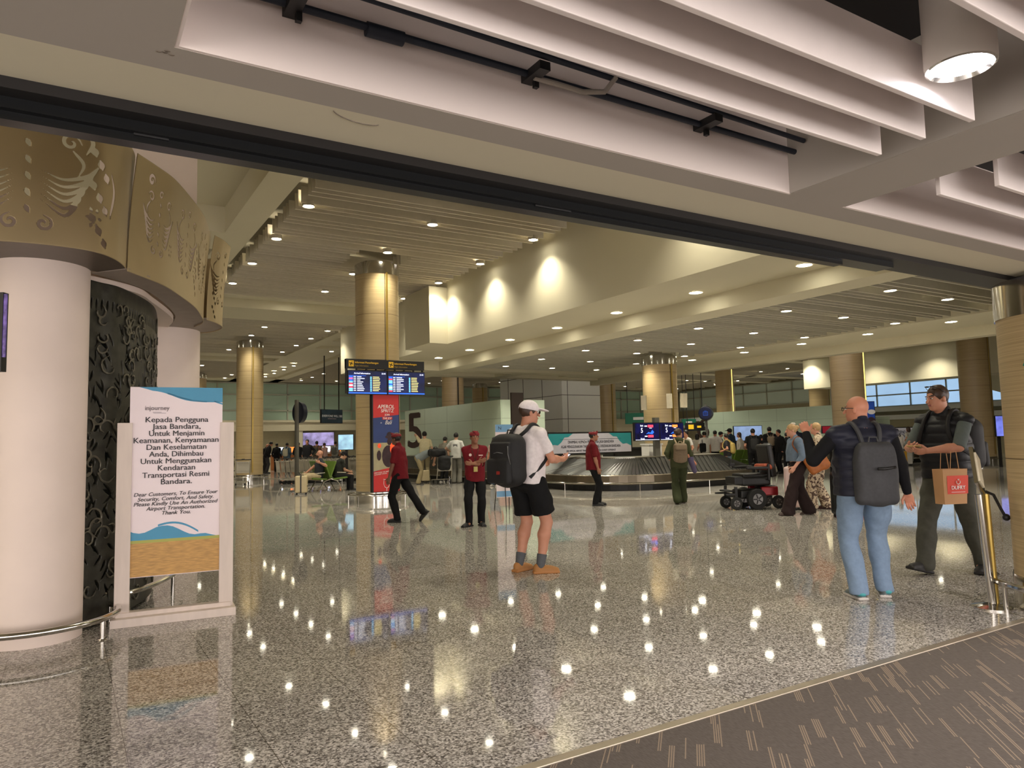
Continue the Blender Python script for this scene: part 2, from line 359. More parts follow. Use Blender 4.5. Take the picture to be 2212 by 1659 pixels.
# slat bays (blades run along X, in threes)
def slats(name, x0, x1, y0, y1, z, pitch=.30, h=.30, holes=(), m=None, every=3, gap=.62):
    b = MB(); y = y0+.12; k = 0
    while y < y1-.05:
        segs = [(x0, x1)]
        for hx, hy, hr in holes:
            if abs(y-hy) < hr:
                segs = [s2 for a, c in segs for s2 in ((a, min(c, hx-hr)), (max(a, hx+hr), c)) if s2[1]-s2[0] > .05]
        for a, c in segs: b.bb((a, y-.02, z), (c, y+.02, z+h))
        k += 1; y += gap if k % every == 0 else pitch
    return b.build(name, m or slat_paint, kind='structure')
slats('ceiling.006', 3.98, 9.9, 12.5, 24.5, 6.42, .24, .34, [(7.05, 18.4, .72)], gap=.5)
slats('ceiling.007', 3.7, 9.95, 29.0, 40, 6.42, .24, .34, [(7.05, 34.3, .72)], gap=.5)
slats('ceiling.008', 3.7, 9.95, 43.6, 54, 6.42, .35, .34, [(7.05, 50.2, .72)], gap=.5)
slats('ceiling.009', 12.85, 18.5, 3.4, 24.4, 4.30, .2, .22, [(17.1, 18.4, .7)], mat('slat_grey', (196, 192, 174), .6, var=.03), gap=.46)
slats('ceiling.010', 21.4, 41.1, 5, 28.6, 6.42, .6, .3, gap=.8)
slats('ceiling.011', 13.7, 54, 30.4, 40, 6.42, .6, .3, gap=.8)
slats('ceiling.012', 13.7, 54, 41.2, 56, 6.42, .8, .3, gap=1.)
# window walls
glassm = mat('night_glass', (176, 200, 182), .2, var=.06, scale=.3, spec=.5)
glassblue = mat('sky_lit_glass', (150, 182, 214), .3, emit=.55, var=.1, scale=.4)
framew = mat('window_frame', (176, 178, 164), .5, var=.02)
b = MB(); b.bb((8.3, 56.6, 0), (75, 56.9, 7)); b.build('wall_back', mat('far_wall', (170, 162, 134), .8, var=.03), kind='structure')
def window(n, org, dx, L, rows, vs, gm=glassm, thick=.12):
    """glazed wall: org+dx*t; rows z list, vs mullion distances"""
    o = Vector(org); dx = Vector(dx); nrm = Vector((dx.y, -dx.x, 0))
    w = empty('window_%d' % n, o); tag(w, kind='structure')
    rz = math.atan2(dx.y, dx.x)
    g = MB().box((L/2, 0, (rows[0]+rows[-1])/2), (L, .03, rows[-1]-rows[0])); g = g.build('glass', gm, w); g.rotation_euler = (0, 0, rz)
    f = MB()
    for z in rows: f.box((L/2, -.05, z), (L, thick, .10))
    for v in vs: f.box((v, -.05, (rows[0]+rows[-1])/2), (.10, thick, rows[-1]-rows[0]))
    f = f.build('window_frame', framew, w); f.rotation_euler = (0, 0, rz)
window(1, (8.3, 56.4, 0), (1, 0, 0), 42, (3.5, 4.25, 5.45, 6.3), [.1+2.52*k+.9 for k in range(17)])
b = MB(); b.bb((8.3, 55.9, 2.7), (50, 56.4, 3.45)); b.bb((8.3, 55.8, 3.35), (50, 56.4, 3.5)); b.build('trim_2', mat('beam_cream', (206, 198, 172), .7, var=.02), kind='structure')
window(2, (8.3, 56.4, 0), (0, 1, 0), 30, (3.5, 4.4, 5.4, 6.3), [2.5*k for k in range(12)])
MB().bb((7.9, 56.4, 0), (8.2, 90, 7)).build('wall_left', mat('far_wall', (170, 162, 134)), kind='structure')
MB().bb((-12, 90, 0), (-11.7, 0, 7.3)).build('wall_left.001', hall_paint, kind='structure')
MB().bb((-12, 90, 0), (8.2, 90.3, 7.3)).build('wall_back.002', hall_paint, kind='structure')  # end wall added so the glass does not mirror the bright world
MB().bb((-12, 60, 6.9), (8.2, 90, 7.1)).build('ceiling.013', hall_paint, kind='structure')  # ceiling added with the end wall to shut out world light
MB().bb((16, 2.4, 0), (55.4, 2.9, 7.3)).build('wall_front.001', hall_paint, kind='structure')  # wall added to keep world light out of the hall's right side
MB().bb((55.2, -10, 0), (55.5, 60, 7)).build('wall_right', mat('far_wall', (170, 162, 134)), kind='structure')
window(3, (55.1, 56.4, 0), (0, -1, 0), 19, (4.35, 5.55, 6.35), [.3+2.75*k for k in range(8)], mat('pale_night_glass', (206, 220, 212), .2, var=.05, scale=.3))
window(4, (55.1, 37.2, 0), (0, -1, 0), 17, (3.6, 4.5, 5.6), [.1+2.7*k for k in range(7)], glassblue)
MB().bb((54.6, 20, 3.2), (55.1, 56, 3.55)).build('trim_3', mat('pale_ledge', (214, 216, 214), .6, var=.02), kind='structure')
MB().bb((54.4, 20, 2.55), (55.1, 56, 2.9)).build('trim_4', mat('pale_ledge', (214, 216, 214)), kind='structure')
# staircase soffit cutting across the blue windows
MB().quad((54.5, 27.6, 6.2), (54.5, 27.6, 5.0), (54.5, 23.4, 3.5), (54.5, 16, 3.5), (54.5, 16, 6.2)).quad((54.9, 27.6, 6.2), (54.9, 16, 6.2), (54.9, 16, 3.5), (54.9, 23.4, 3.5), (54.9, 27.6, 5.0)).build('trim_5', hall_paint, kind='structure')
# back zone shop front
b = MB(); b.bb((8.4, 55.95, .0), (9.2, 56.35, 2.7)); b.bb((14.9, 55.95, 0), (15.4, 56.35, 2.7)); b.bb((27, 55.9, 0), (50, 56.3, 2.7)); b.build('wall_back.001', hall_paint, kind='structure')
# tiled lift core
tile = mat('grey_cladding', (226, 226, 218), .35, var=.02, scale=.4)
core = empty('wall_centre', (22.9, 32.3, 0)); tag(core, kind='structure')
b = MB(); b.bb((0, 0, 0), (2.6, 6.6, 6.4)); b.build('panel', tile, core)
b = MB()
for z in (1.35, 2.65, 3.95, 5.2): b.bb((-.012, 0, z), (0, 6.6, z+.03)); b.bb((0, -.012, z), (2.6, 0, z+.03))
for y in (1.9, 3.9, 5.6): b.bb((-.012, y, 0), (0, y+.04, 6.4))
b.bb((.35, -.012, 0), (.38, 0, 6.4)); b.build('joint', mat('joint_grey', (96, 96, 90), .8, var=0), core)
# ================================================================ round columns
def column(x, y, r, h, label, strip_a, cap=True, strip='gold', rail=True, group='round veneered columns of the hall'):
    t = empty('column', (x, y, 0), 0, label, 'column', group)
    b = MB().lathe((0, 0, 0), [(r, .28), (r, h-.34 if cap else h)], 48); b.build('shaft', VE, t, smooth='auto')
    b = MB().lathe((0, 0, 0), [(r+.01, 0), (r+.01, .28)], 40); b.build('base', chrome, t, smooth='auto')
    if cap: MB().lathe((0, 0, 0), [(r+.012, h-.34), (r+.012, h-.04), (r-.1, h-.04), (r-.1, h+.02)], 40).build('cap', chrome, t, smooth='auto')
    a = strip_a; c, s = math.cos(a), math.sin(a)
    R = Matrix.Rotation(a, 3, 'Z')
    b = MB().box((c*(r+.004), s*(r+.004), (h+.28)/2-.1), (.03, .055, h-.7), M=R); b.build('accent_strip', {'gold': gold, 'lit': goldlit, 'dark': darksteel}[strip], t)
    b = MB().box((math.cos(a-.09)*(r), math.sin(a-.09)*(r), (h+.28)/2-.1), (.012, .014, h-.7), M=R); b.build('seam', darksteel, t)
    if rail:
        pts = [(math.cos(2*math.pi*k/40)*(r+.2), math.sin(2*math.pi*k/40)*(r+.2), .19) for k in range(40)]
        b = MB().tube(pts, .028, closed=True)
        for k in range(5): a2 = 2*math.pi*k/5+.4; b.cyl((math.cos(a2)*(r+.2), math.sin(a2)*(r+.2), 0), (math.cos(a2)*(r+.2), math.sin(a2)*(r+.2), .19), .018)
        b.build('guard_rail', chrome, t, smooth='auto')
    return t
toC = math.atan2(-.853, -.521)
A_ = math.pi
column(7.05, 18.4, .575, 6.3, 'tall veneered column carrying the flight information screens', math.atan2(-18.4, -7.05)+.45)
column(7.05, 34.3, .575, 6.3, 'tall veneered column behind the baggage trolleys at left', math.atan2(-34.3, -7.05)+.22)
column(7.05, 50.2, .575, 6.3, 'farthest veneered column seen just right of the white kiosk pillar', -1.8, rail=False)
column(17.1, 18.4, .575, 4.27, 'veneered column standing inside the baggage carousel behind the belt screens', math.atan2(-18.4, -17.1)+.75, strip='gold')
column(27.4, 18.35, .66, 6.3, 'veneered column with lit gold strip behind the bald man in jeans', math.atan2(-18.4, -27.4)+1.2, cap=False, strip='lit')
column(37.5, 18.4, .68, 6.3, 'veneered column behind the man in the padded vest', math.atan2(-18.4, -37.5)+1.15)
column(17.3, 34.3, .575, 6.3, 'square-looking veneered column behind the frosted glass wall of belt five', math.atan2(-34.3, -17.3)+.5, cap=False, strip='dark', rail=False)
column(27.5, 34.3, .6, 6.3, 'veneered column right of the grey clad core', math.atan2(-34.3, -27.5)+.7, cap=False, rail=False)
column(37.7, 34.3, .6, 6.3, 'veneered column with lit strip between the blue round sign and the glass wall', math.atan2(-34.3, -37.7)+.9, strip='lit', rail=False)
column(27.7, 50.2, .6, 6.1, 'short looking column with chrome cap left of the grey clad core', math.atan2(-50.2, -27.7)+.4, rail=False)
column(47.8, 34.3, .8, 6.3, 'distant veneered column under the end of the far bulkhead', math.atan2(-34.3, -47.8)+.9, cap=False, rail=False)
rc = column(7.05, 2.62, .575, 2.72, 'nearest veneered column at the right edge beside the carpet', 0, rail=False)
pts = [(7.05-.72*math.cos(a), 2.62+.72*math.sin(a), .22) for a in [(-.75+k*.13) for k in range(17)]]
b = MB().tube([(p[0]-7.05, p[1]-2.62, p[2]) for p in pts], .027)
for k in (5, 11): p = pts[k]; b.cyl((p[0]-7.05, p[1]-2.62, 0), (p[0]-7.05, p[1]-2.62, .22), .02)
b.build('guard_rail', chrome, rc, smooth='auto')
gs = Pz(2209, 760, 2.0); gx = PX(2209, 755, 6.55)
b = MB().box((-.585, .10, 2.0), (.012, .13, .13), M=Matrix.Rotation(.4, 3, 'X')); b.build('green_sign', mat('exit_green', (20, 120, 92), .5, var=0), rc, label='small green diamond sign')
# ================================================================ lamps
def spot(name, parent, z, power, color, size=110, blend=.85, r=.07):
    l = bpy.data.lights.new(name, 'SPOT'); l.energy = power; l.color = color; l.spot_size = math.radians(size); l.spot_blend = blend; l.shadow_soft_size = r
    o = bpy.data.objects.new(name, l); COL.objects.link(o); o.parent = parent; o.location = (0, 0, z); return o
def downlight(r, drop, housing_h, power, spotsize=115, gl=lampglow):
    t = empty('downlight')
    MB().lathe((0, 0, 0), [(r+.02, 0), (r+.02, housing_h), (r, housing_h), (r, 0)], 20, cap=False).build('housing', mat('lamp_rim', (190, 182, 166), .4, var=0), t, smooth='auto')
    MB().cyl((0, 0, .006), (0, 0, .012), r, seg=20).build('diffuser', gl, t)
    spot('lamp', t, -.02, power, HALL_C, spotsize)
    return t
proto = downlight(.105, 0, .10, HALL_W); protoL = downlight(.105, 0, .10, HALL_W*.85); protoB = downlight(.13, 0, .012, HALL_W*.55); protoB2 = downlight(.13, 0, .012, HALL_W*.8); protoF = downlight(.12, 0, .10, HALL_W*2.2)
def lamps(pr, pts, z, label, group, first=[True]):
    for i, (x, y) in enumerate(pts):
        o = copy_tree(pr); o.location = (x, y, z); tag(o, label, 'ceiling light', group)
lamps(proto, [(x, y) for x in (4.15, 6.95, 9.66) for y in (14.66, 17.35, 20.0, 22.7)], 6.38, 'round downlight among the baffles of the first high bay before the screen column', 'downlights of the first high bay')
lamps(protoB2, [(x, y) for x in (9.5, 6.9, 4.2) for y in (9.4, 6.6)], 6.385, 'flush downlight in the smooth ceiling in front of the first high bay', 'downlights of the front strip')
lamps(proto, [(6.68, 25.98)], 6.66, 'single downlight in the smooth strip between the two high bays', 'downlights of the first high bay')
lamps(proto, [(x, y) for x in (4.15, 6.83, 9.45) for y in (30.5, 33.0, 35.5, 38.2)], 6.38, 'round downlight among the baffles of the second high bay round the left column', 'downlights of the second high bay')
lamps(protoB, [(11.45, y) for y in (8.4, 11.1, 13.75, 16.3, 18.8, 21.4, 23.8)], 4.555, 'flat downlight set in the smooth underside of the long bulkhead', 'downlights of the bulkhead')
lamps(protoL, [(x, y) for x in (13.86, 15.95, 18.1) for y in (8.25, 10.7, 13.4, 15.75, 18.2, 20.7, 23.1)], 4.27, 'round downlight among the baffles of the low bay round the carousel column', 'downlights of the low bay')
lamps(protoB, [(19.42, y) for y in (10.0, 12.3, 14.5, 16.75, 19.15)], 4.29, 'small flat downlight in the smooth strip beyond the low bay', 'downlights of the beam strip')
lamps(proto, [(x, y) for x in (9.35, 6.73) for y in (46.0, 48.6, 51.2, 53.7)]+[(11.7, y) for y in (37.1, 44.5, 46.9, 49.4, 51.9)]+[(14.8, y) for y in (48.7, 51.4, 54.2)]+[(25, 53.8), (25, 51.3), (30.2, 51.3), (17.4, 54)], 6.38, 'tiny distant downlight near the back window wall', 'distant downlights at the back')
lamps(protoF, [(39.6, 32.1), (40, 29.7), (40.0, 37.7), (45.0, 34.9), (45, 37.3), (50, 37.4), (45, 45.1), (47.4, 45.3), (39.5, 44.7), (40.1, 22.1), (40.0, 25.8), (28, 40), (33, 40), (24, 24), (30, 24), (30, 12), (36, 12), (49, 24), (49, 30), (32.5, 26.5), (32.5, 31.2), (34.5, 34.8), (28.5, 28), (50, 44), (51.5, 48), (51.5, 53), (44, 52), (36, 50)], 6.38, 'tiny distant downlight near the right window wall, some added for brightness', 'distant downlights at the right')  # lamps at the end of this list are added to brighten the glass
for p in (proto, protoB, protoB2, protoF, protoL):
    for c in list(p.children): bpy.data.objects.remove(c)
    bpy.data.objects.remove(p)
# near zone: can lamps, the first is in the picture, unseen ones added for light
def can(x, y, z):
    t = empty('cylinder_downlight', (x, y, z))
    MB().lathe((0, 0, 0), [(.112, 0), (.115, .02), (.115, .42), (.02, .42)], 40, cap=False).build('housing', mat('can_paint', (196, 188, 178), .55, var=.02), t, smooth='auto')
    MB().lathe((0, 0, 0), [(.098, .012), (.104, -.004), (.112, 0), (.112, .01)], 40, cap=False).build('trim_ring', chrome, t, smooth='auto')
    MB().cyl((0, 0, .012), (0, 0, .02), .099, seg=36).build('diffuser', neonlamp, t)
    spot('lamp', t, -.03, NEAR_W, NEAR_C, 140, .6, .09)
    return t
tag(can(2.69, 1.29, 2.745), 'large white cylinder downlight glowing at the top right among the baffles', 'ceiling light')
for x, y in ((-1.2, .4), (.9, -1.6), (2.0, -2.6), (5.2, 1.2), (6.8, -.4), (4.4, -2.2), (8.6, 1.3)):
    tag(can(x, y, 2.745), 'unseen cylinder downlight of the near low ceiling outside the picture', 'ceiling light', 'downlights of the near ceiling')
# near baffles
for k, (x0, x1, y) in enumerate([(.5, 3.06, 1.83), (.5, 3.06, 1.635), (.5, 3.06, 1.44), (.5, 3.06, 1.03), (.5, 3.06, .82), (3.85, 9.5, 2.0), (3.98, 9.5, 1.78), (3.98, 9.5, 1.5)]):
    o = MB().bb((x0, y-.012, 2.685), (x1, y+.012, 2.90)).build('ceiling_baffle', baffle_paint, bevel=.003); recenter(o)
    lab = ['lowest long pale baffle, nearest the white header beam', 'second long pale ceiling baffle from the header beam', 'third long pale ceiling baffle, beside the cylinder downlight', 'pale baffle in the top right corner beyond the cylinder downlight', 'pale baffle hidden above the top right corner', 'pale baffle nearest the header right of the cross beam', 'second pale baffle right of the cross beam at the picture edge', 'third pale baffle right of the cross beam'][k]
    tag(o, lab, 'ceiling baffle', 'baffles of the near ceiling')
# conduit under the near ceiling
cond = mat('dark_conduit', (38, 44, 56), .5, .3, var=.1)
t = empty('cable_conduit', (1.6, 2.38, 2.93), 0, 'dark cable conduit with clamps running along the header wall above the baffles', 'conduit')
b = MB().cyl((-1.3, 0, 0.01), (1.62, 0.0, 0.0), .014); b.cyl((-.9, -.1, .05), (1.6, -.07, .03), .012); b.build('pipe', cond, t, smooth='auto')
for x in (-.98, -.02, .95):
    MB().box((x, -.03, 0.0), (.05, .14, .035)).box((x+.02, 0, -.02), (.02, .02, .05)).build('clamp', black, t)
MB().cyl((-.72, 0, 0), (-.58, 0, 0), .026).build('coupling', cond, t, smooth='auto')
b = MB().tube([(-.02, -.02, -.015), (.08, -.03, -.02), (.2, -.05, -.035), (.3, -.07, -.02), (.34, -.1, .04)], .011); b.build('cable', mat('pale_cable', (150, 142, 132), .6), t, smooth='auto')
# ================================================================ round kiosk with bronze fretwork
bronze = mat('bronze_sheet', (168, 150, 116), .38, .45, var=.10, scale=1.2)
pinkw = mat('kiosk_white', (226, 210, 200), .62, var=.04, scale=2.2)
iron = mat('dark_fret', (58, 57, 50), .42, .4, var=.35, scale=14)
def spline(P, n=60):
    P = [np.array(p, float) for p in P]; P = [2*P[0]-P[1]]+P+[2*P[-1]-P[-2]]; out = []
    for i in range(1, len(P)-2):
        for t in np.linspace(0, 1, n//(len(P)-3), endpoint=False):
            out.append(.5*((2*P[i])+(-P[i-1]+P[i+1])*t+(2*P[i-1]-5*P[i]+4*P[i+1]-P[i+2])*t*t+(-P[i-1]+3*P[i]-3*P[i+1]+P[i+2])*t**3))
    out.append(P[-2]); return np.array(out)
def strokes_field(U, V, strokes):
    D = np.full(U.shape, 9.)
    for pts, w0, w1 in strokes:
        P = spline(pts, 18) if len(pts) > 2 else np.array(pts, float); n = len(P)-1
        lo = P.min(0)-.1; hi = P.max(0)+.1
        m = (U > lo[0]) & (U < hi[0]) & (V > lo[1]) & (V < hi[1])
        if not m.any(): continue
        u, v = U[m], V[m]; best = np.full(u.shape, 9.)
        for i in range(n):
            a, c = P[i], P[i+1]; d = c-a; L = max(1e-9, (d*d).sum()); t = np.clip(((u-a[0])*d[0]+(v-a[1])*d[1])/L, 0, 1)
            s = (i+t)/n; w = (w0+(w1-w0)*s)*np.sin(np.pi*np.clip(s, .04, .96))**.5
            best = np.minimum(best, np.hypot(u-a[0]-t*d[0], v-a[1]-t*d[1])-w)
        D[m] = np.minimum(D[m], best)
    return D
def fret_sheet(name, path, z0, z1, strokes, m, parent, res=.008, thick=.004, flare=0., field=None):
    P = spline(path, 120); seg = np.r_[0, np.cumsum(np.hypot(*np.diff(P, axis=0).T))]; L = seg[-1]; H = z1-z0
    nu, nv = int(L/res)+1, int(H/res)+1; us = np.linspace(0, L, nu); vs = np.linspace(0, H, nv)
    U, V = np.meshgrid(us, vs, indexing='ij'); D = strokes_field(U, V, strokes) if field is None else field(U, V, L, H)
    X = np.interp(us, seg, P[:, 0]); Y = np.interp(us, seg, P[:, 1])
    tx, ty = np.gradient(X), np.gradient(Y); q = np.hypot(tx, ty); nx, ny = ty/q, -tx/q
    verts = []; idx = {}; faces = []
    def vert(u, v):
        k = (round(u, 5), round(v, 5))
        if k not in idx:
            i = u/L*(nu-1); i0 = min(int(i), nu-2); f = i-i0; fl = flare*(v/H)**2
            idx[k] = len(verts); verts.append((X[i0]*(1-f)+X[i0+1]*f+nx[i0]*fl, Y[i0]*(1-f)+Y[i0+1]*f+ny[i0]*fl, z0+v))
        return idx[k]
    pos = D > 0
    full = pos[:-1, :-1] & pos[1:, :-1] & pos[1:, 1:] & pos[:-1, 1:]
    anyp = pos[:-1, :-1] | pos[1:, :-1] | pos[1:, 1:] | pos[:-1, 1:]
    for i in range(nu-1):
        for j in range(nv-1):
            c = [(us[i], vs[j], D[i, j]), (us[i+1], vs[j], D[i+1, j]), (us[i+1], vs[j+1], D[i+1, j+1]), (us[i], vs[j+1], D[i, j+1])]
            if full[i, j]: faces.append([vert(a, b_) for a, b_, _ in c])
            elif anyp[i, j]:
                poly = []
                for k in range(4):
                    a, d = c[k], c[(k+1) % 4]
                    if a[2] > 0: poly.append(vert(a[0], a[1]))
                    if (a[2] > 0) != (d[2] > 0):
                        t_ = a[2]/(a[2]-d[2]); poly.append(vert(a[0]+(d[0]-a[0])*t_, a[1]+(d[1]-a[1])*t_))
                poly = [p for k, p in enumerate(poly) if p != poly[k-1]]
                if len(poly) > 2: faces.append(poly)
    me = bpy.data.meshes.new(name); me.from_pydata(verts, [], faces); me.materials.append(m); me.polygons.foreach_set('use_smooth', [True]*len(faces)); me.update()
    o = bpy.data.objects.new(name, me); COL.objects.link(o); o.parent = parent
    s = o.modifiers.new('thick', 'SOLIDIFY'); s.thickness = thick
    return o
def curl(x, y, s, a=0, d=1, turns=1.25, n=9):
    return [(x+s*(1-.85*k/n)*math.cos(a+d*2*math.pi*turns*k/n), y+s*(1-.85*k/n)*math.sin(a+d*2*math.pi*turns*k/n)) for k in range(n+1)]
def butterfly(cx, cy, s, ax=1.):
    st = []
    for i in range(5): st.append(([(cx-.01*ax, cy+s*(.30-.14*i)), (cx+.012*ax, cy+s*(.24-.14*i))], .016*s*1.5, .012*s))
    for d in (-1, 1):
        for i in range(6):
            y0 = cy+s*(.05-.05*i); x0 = cx+d*s*ax*(.10)
            st.append(([(x0, y0), (x0+d*s*ax*.16, y0-.05*s-.012*i*s), (x0+d*s*ax*(.34-.02*i), y0+s*(.02-.01*i)), (x0+d*s*ax*(.42-.035*i), y0+s*(.12-.02*i))], .006*s, .026*s))
        st.append((curl(cx+d*s*ax*.30, cy+s*.33, s*.08, 0 if d > 0 else math.pi, d), .016*s, .012*s))
        st.append((curl(cx+d*s*ax*.12, cy-s*.40, s*.07, math.pi/2, -d), .014*s, .012*s))
        st.append(([(cx+d*s*ax*.32, cy+s*.26), (cx+d*s*ax*.40, cy+s*.16), (cx+d*s*ax*.36, cy+s*.04)], .02*s, .008*s))
    st.append((curl(cx, cy+s*.42, s*.06, 0, 1), .016*s, .01*s))
    for k in range(6): a = k*math.pi/3; st.append(([(cx+.5*s*ax+.04*s*math.cos(a), cy-.28*s+.06*s*math.sin(a)), (cx+.5*s*ax+.07*s*math.cos(a), cy-.28*s+.1*s*math.sin(a))], .018*s, .012*s))
    return st
def grape(cx, cy, s):
    return [([(cx+(k % 3-1)*.05*s, cy+.11*s*(4-k)*.7), (cx+(k % 3-1)*.05*s+.02*s, cy+.11*s*(4-k)*.7-.05*s)], .030*s, .026*s) for k in range(9)]
kz0, kz1 = 2.95, 3.95
K = empty('round_kiosk', (.3, 7.5, 0), 0, 'round service kiosk at the left with white pillars and a fretted bronze canopy', 'kiosk')
ox, oy = .3, 7.5
def rel(P): return [(x-ox, y-oy) for x, y in P]
p1 = rel([(-1.1, 6.5), (-.75, 6.28), (-.43, 6.19), (-.15, 6.16), (.13, 6.22), (.30, 6.42), (.40, 6.75), (.42, 7.05)])
s1 = butterfly(.90, .50, .86)+butterfly(.08, .5, .8)+grape(1.36, .45, 1.1)+grape(.52, .45, .8)+[([(1.26, .72), (1.3, .82), (1.24, .9)], .012, .02), ([(1.48, .3), (1.52, .5), (1.47, .66)], .02, .01)]
c1 = fret_sheet('canopy_panel', p1, kz0, kz1, s1, bronze, K, flare=.04)
p2 = rel([(.40, 6.70), (.56, 6.92), (.74, 7.2), (.96, 7.72), (1.12, 8.15), (1.24, 8.6), (1.34, 9.1), (1.30, 9.5)])
s2 = butterfly(.42, .52, .62, .8)+butterfly(1.15, .54, .7)+butterfly(1.95, .55, .7)+grape(1.55, .4, .8)+[(curl(.25, .86, .05, 0, 1), .018, .012)]
fret_sheet('canopy_panel', p2, kz0-.02, kz1-.02, s2, bronze, K, flare=.07)
p3 = rel([(1.36, 9.0), (1.50, 9.2), (1.62, 9.5), (1.60, 9.85), (1.45, 10.1), (1.1, 10.3)])
s3 = butterfly(.36, .55, .7)+grape(.62, .5, .8)+grape(.15, .3, .7)
fret_sheet('canopy_panel', p3, kz0, kz1, s3, bronze, K, flare=.09)
# undersides, backing drum, pillars
def strip_poly(a, c, z0, z1, name, m, par):
    A = spline(a, 40); B = spline(c, 40)[::-1]; b = MB().prism([tuple(p) for p in A]+[tuple(p) for p in B], z0, z1); return b.build(name, m, par)
inner = rel([(-1.2, 6.75), (-.3, 6.62), (.12, 6.95), (.54, 7.37), (.73, 7.79), (1.05, 8.77), (1.1, 9.4)])
strip_poly([tuple(np.array(q)*.999) for q in p1][:-1], rel([(-1.1, 6.95), (-.3, 6.8), (.1, 6.9), (.25, 7.0)]), 2.955, 2.97, 'soffit', mat('soffit_brown', (96, 84, 74), .4, .3), K)
strip_poly(p2, rel([(.15, 7.0), (.5, 7.37), (.73, 7.85), (1.0, 8.8), (1.05, 9.5)]), 2.95, 2.962, 'soffit', mat('soffit_grey', (150, 138, 128)), K)
strip_poly(p3, rel([(.9, 9.2), (1.0, 9.9)]), 2.962, 2.975, 'soffit', mat('soffit_grey', (150, 138, 128)), K)
strip_poly(rel([(.0, 7.0), (.5, 7.42), (.70, 7.9), (.98, 8.8), (1.0, 9.4)]), rel([(-.6, 8.0), (-.4, 9.4)]), 2.90, 2.955, 'soffit', pinkw, K, )
MB().lathe((-.85+0, 1.9, 3.0), [(1.35, 0), (1.35, .86)], 48).build('inner_drum', mat('drum_lining', (170, 152, 142), .5, .1, var=.25, scale=1.3), K, smooth='auto')
b = MB().lathe((-.2-ox, 6.98-oy, 0), [(.345, 0), (.345, 2.96)], 48); b.build('pillar', pinkw, K, smooth='auto')
q = PF(424, 966, 9.2); cx2, cy2 = q.x-.853*.36-.0, q.y+.521*.36
b = MB().lathe((cx2-ox, cy2-oy, 0), [(.36, 0), (.36, 3.1)], 40); b.build('pillar', pinkw, K, smooth='auto')
a, c = PF(231, 300, 9.35), PF(427, 300, 9.35); d = Vector((-.4, .85, 0)); w_ = .6
b = MB().prism([(a.x-ox, a.y-oy), (c.x-ox, c.y-oy), (c.x*1.08-ox-.08, c.y*1.08-oy), (a.x*1.08-ox-.08, a.y*1.08-oy)], 3.0, 6.4); b.build('upper_shaft', pinkw, K)
# dark carved screen of leaves
rng = random.Random(3); leaves = []
ps = rel([(.10, 6.98), (.22, 7.10), (.38, 7.25), (.60, 7.70), (.74, 8.16), (.84, 8.9)]); Ls = 2.1
for k in range(330):
    u = rng.random()*Ls; v = rng.random()*2.35+.12; a0 = rng.choice((.9, 2.2, 1.3, 1.85))+rng.uniform(-.3, .3); l = rng.uniform(.09, .17)
    leaves.append(([(u, v), (u+l*.5*math.cos(a0)+.008, v+l*.5*math.sin(a0)), (u+l*math.cos(a0), v+l*math.sin(a0))], .006, rng.uniform(.014, .024)))
for k in range(40): leaves.append(([(0.02+k*.055, 2.62), (0.03+k*.055, 2.72)], .012, .012))
fret_sheet('carved_screen', ps, .04, 2.90, leaves, iron, K, res=.011, thick=.02)
rel2 = []
for k in range(150):
    u = rng.random()*Ls; v = rng.random()*2.6+.1; rel2.append((curl(u, v, rng.uniform(.05, .11), rng.uniform(0, 6.3), rng.choice((-1, 1)), .9, 6), .010, .005))
fret_sheet('scroll_relief', [(x+.012, y-.014) for x, y in ps], .06, 2.88, rel2, mat('relief_iron', (96, 92, 80), .35, .5, var=.3, scale=9), K, res=.011, thick=.012, field=lambda U, V, L, H: -strokes_field(U, V, rel2))
strip_poly([tuple(p) for p in rel([(.30, 7.45), (.48, 7.75), (.66, 8.2), (.78, 8.9)])], rel([(.1, 7.5), (.3, 8.0), (.5, 8.9)]), .0, 2.9, 'backing', mat('teal_backing', (40, 48, 46), .5, var=.5, scale=6), K)
pts = [(-.2+.60*math.cos(a), 6.98+.60*math.sin(a), .16) for a in np.linspace(-2.4, .95, 26)]
g = empty('kiosk_guard_rail', (-.2, 6.98, 0), 0, 'low curved stainless guard rail round the foot of the near white pillar', 'guard rail')
b = MB().tube([(p[0]+.2, p[1]-6.98, p[2]) for p in pts], .026, 12); b.build('rail', chrome, g, smooth='auto')
for k in (3, 13, 21): p = pts[k]; MB().cyl((p[0]+.2, p[1]-6.98, 0), (p[0]+.2, p[1]-6.98, .15), .019).lathe((p[0]+.2, p[1]-6.98, 0), [(.035, 0), (.03, .012)], 16).build('post', chrome, g, smooth='auto')
g = empty('kiosk_guard_rail', (.8, 7.9, 0), 0, 'straight low stainless rail behind the notice stand, leading round the kiosk', 'guard rail')
pts = [(.30, 7.45, .2), (.5, 7.42, .2), (.72, 7.7, .2), (.95, 8.2, .2), (1.1, 8.8, .2)]
b = MB().tube([(x-.8, y-7.9, z) for x, y, z in spline(pts, 30)], .024); b.build('rail', chrome, g, smooth='auto')
for p in (pts[1], pts[3]): MB().cyl((p[0]-.8, p[1]-7.9, 0), (p[0]-.8, p[1]-7.9, .2), .017).build('post', chrome, g, smooth='auto')
# sliver of a display and a beige post at the very left edge
t = empty('wall_display', PF(3, 805, 4.6), 0, 'dark display screen cut by the left picture edge', 'screen')
MB().box((-.1, 0, .25), (.27, .05, .50), M=Matrix.Rotation(-.55, 3, 'Z')).build('body', black, t)
MB().box((-.085, -.025, .29), (.25, .012, .40), M=Matrix.Rotation(-.55, 3, 'Z')).build('screen', mat('night_city_screen', (84, 66, 120), .4, emit=.35, var=.8, scale=22), t)
